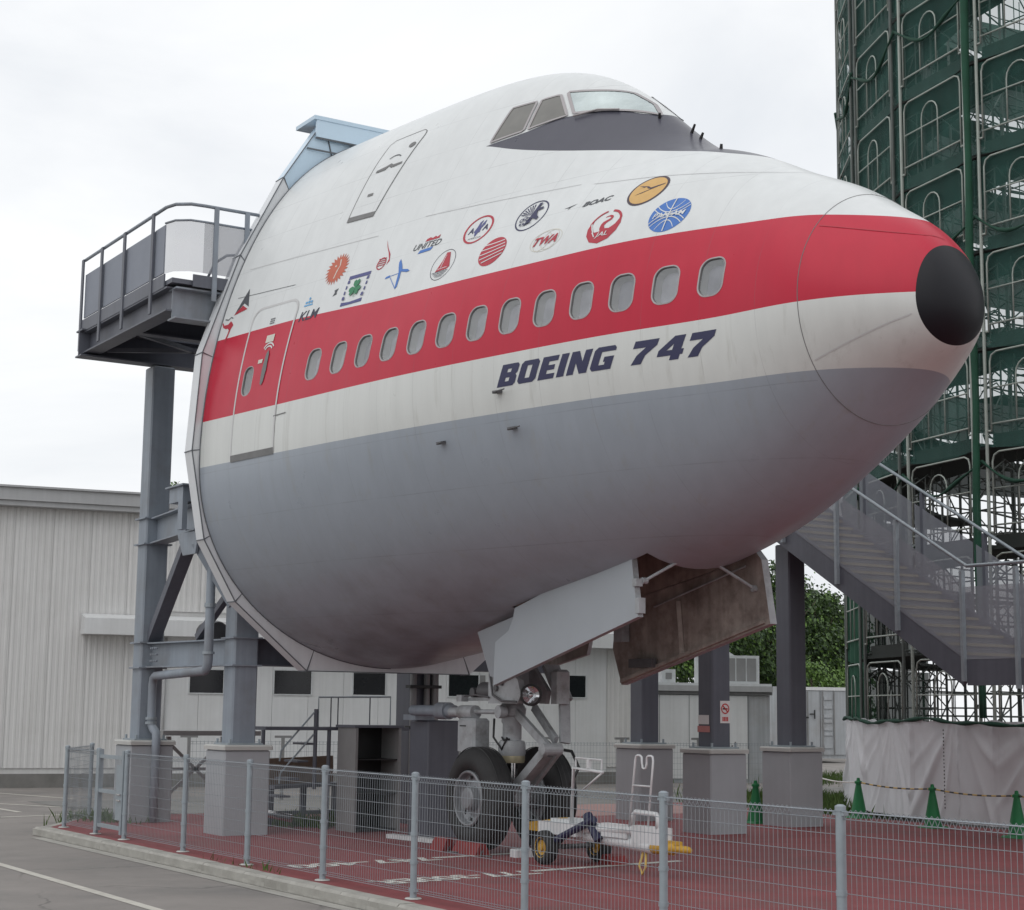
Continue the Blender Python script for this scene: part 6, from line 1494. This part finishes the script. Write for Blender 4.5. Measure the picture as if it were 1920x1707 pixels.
blades('grass', ((-7.3, 1.15), (-5.6, 1.2), .5), 900, .26, 'green weeds by the left fence corner', 1)
blades('grass', ((-8.5, 16.5), (-3.9, 16.2), 1.6), 5000, .35, 'rough green grass beside the white tarpaulin', 2)
blades('grass', ((-20, 24), (-12, 30), 3.0), 4000, .3, 'grass strip in front of the container', 3)
blades('grass', ((-4.4, 3.0), (-3.4, 3.9), .5), 800, .35, 'weeds under the work steps', 4)
blades('grass', ((-4.9, 5.9), (-4.6, 6.6), .5), 700, .5, 'weeds between the centre column and the grey post', 6)
blades('grass', ((1.0, -.1), (3.2, -.1), .06), 60, .22, 'small weeds along the kerb edge', 5)
def tree(x, y, h, rad, label, seed, mats=('leaf', 'leaf_dark', 'leaf_light'), n_cl=60, leaf=.30, per=130, zb=-.12, low=.18):
    rng = random.Random(seed); T = thing('broadleaf_tree', label, 'tree', (x, y, zb), 'trees behind the site')
    B = MB(); limbs = []
    B.tube([(x, y, zb), (x + .1, y, h * .25), (x - .1, y + .1, h * .55), (x, y, h * .85)], [rad * .07, rad * .055, rad * .035, .04], 8)
    for k in range(9):
        a = rng.uniform(0, 6.28); z0 = h * rng.uniform(.2, .6); e = Vector((x + math.cos(a) * rad * .7, y + math.sin(a) * rad * .7, z0 + h * .22)); B.tube([(x, y, z0), ((x + e.x) / 2, (y + e.y) / 2, z0 + h * .08), e], [rad * .03, rad * .022, .02], 6)
    B.build('trunk', 'bark', T, smooth=True)
    C = MB()
    for k in range(n_cl):
        # clumps spread through an uneven crown volume
        while True:
            u = Vector((rng.uniform(-1, 1), rng.uniform(-1, 1), rng.uniform(-1, 1)))
            if .25 < u.length < 1: break
        c = Vector((x + u.x * rad, y + u.y * rad, h * (low + 1) / 2 + u.z * h * (1 - low) / 2)); cr_ = rad * rng.uniform(.16, .34)
        for j in range(per):
            v = Vector((rng.gauss(0, 1), rng.gauss(0, 1), rng.gauss(0, .8))); v = v.normalized() * cr_ * rng.random() ** .4
            p = c + v; s_ = leaf * rng.uniform(.5, 1.15); nrm = (v.normalized() + Vector((rng.gauss(0, .5), rng.gauss(0, .5), rng.gauss(.4, .4)))).normalized()
            a_ = nrm.cross(Vector((rng.random(), rng.random(), rng.random()))).normalized() * s_ * .5; b_ = nrm.cross(a_).normalized() * s_ * .3
            mi = rng.choices((0, 1, 2), (.55, .25, .2))[0]
            C.add([p - a_, p - b_ + nrm * s_ * .05, p + a_, p + b_ + nrm * s_ * .05], [(0, 1, 2, 3)], mi)
    C.build('crown', list(mats), T, fix=False)
tree(-46, 49.2, 9.8, 3.4, 'dense tree right behind the stair column', 1, n_cl=110, leaf=.26)
tree(-47, 53.2, 8.4, 3.0, 'bushy tree behind the shipping container', 2, n_cl=100, leaf=.26)
tree(-56, 57.5, 9.8, 4.4, 'dark evergreen mass at the back behind the container', 12, ('leaf_dark', 'leaf_dark', 'leaf'), n_cl=120, leaf=.36)
tree(-56, 61.0, 8.8, 3.2, 'dark tree at the back close to the green net', 13, ('leaf_dark', 'leaf_dark', 'leaf'), n_cl=90, leaf=.36)
tree(-45, 44.0, 8.4, 3.4, 'tree seen between the gear door and the dark column', 3, n_cl=100, leaf=.26)
tree(-40, 46.6, 4.0, 2.2, 'light green shrub just above the container roof', 7, ('leaf_light', 'leaf', 'leaf_light'), n_cl=60, leaf=.2, low=.0)
tree(-41, 49.6, 3.9, 2.0, 'low light green shrub next to the green net', 8, ('leaf_light', 'leaf', 'leaf_light'), n_cl=50, leaf=.2, low=.0)
tree(-48, 18.4, 11.4, 1.9, 'tree top peeping over the warehouse roof by the left column', 4, n_cl=40, leaf=.24)
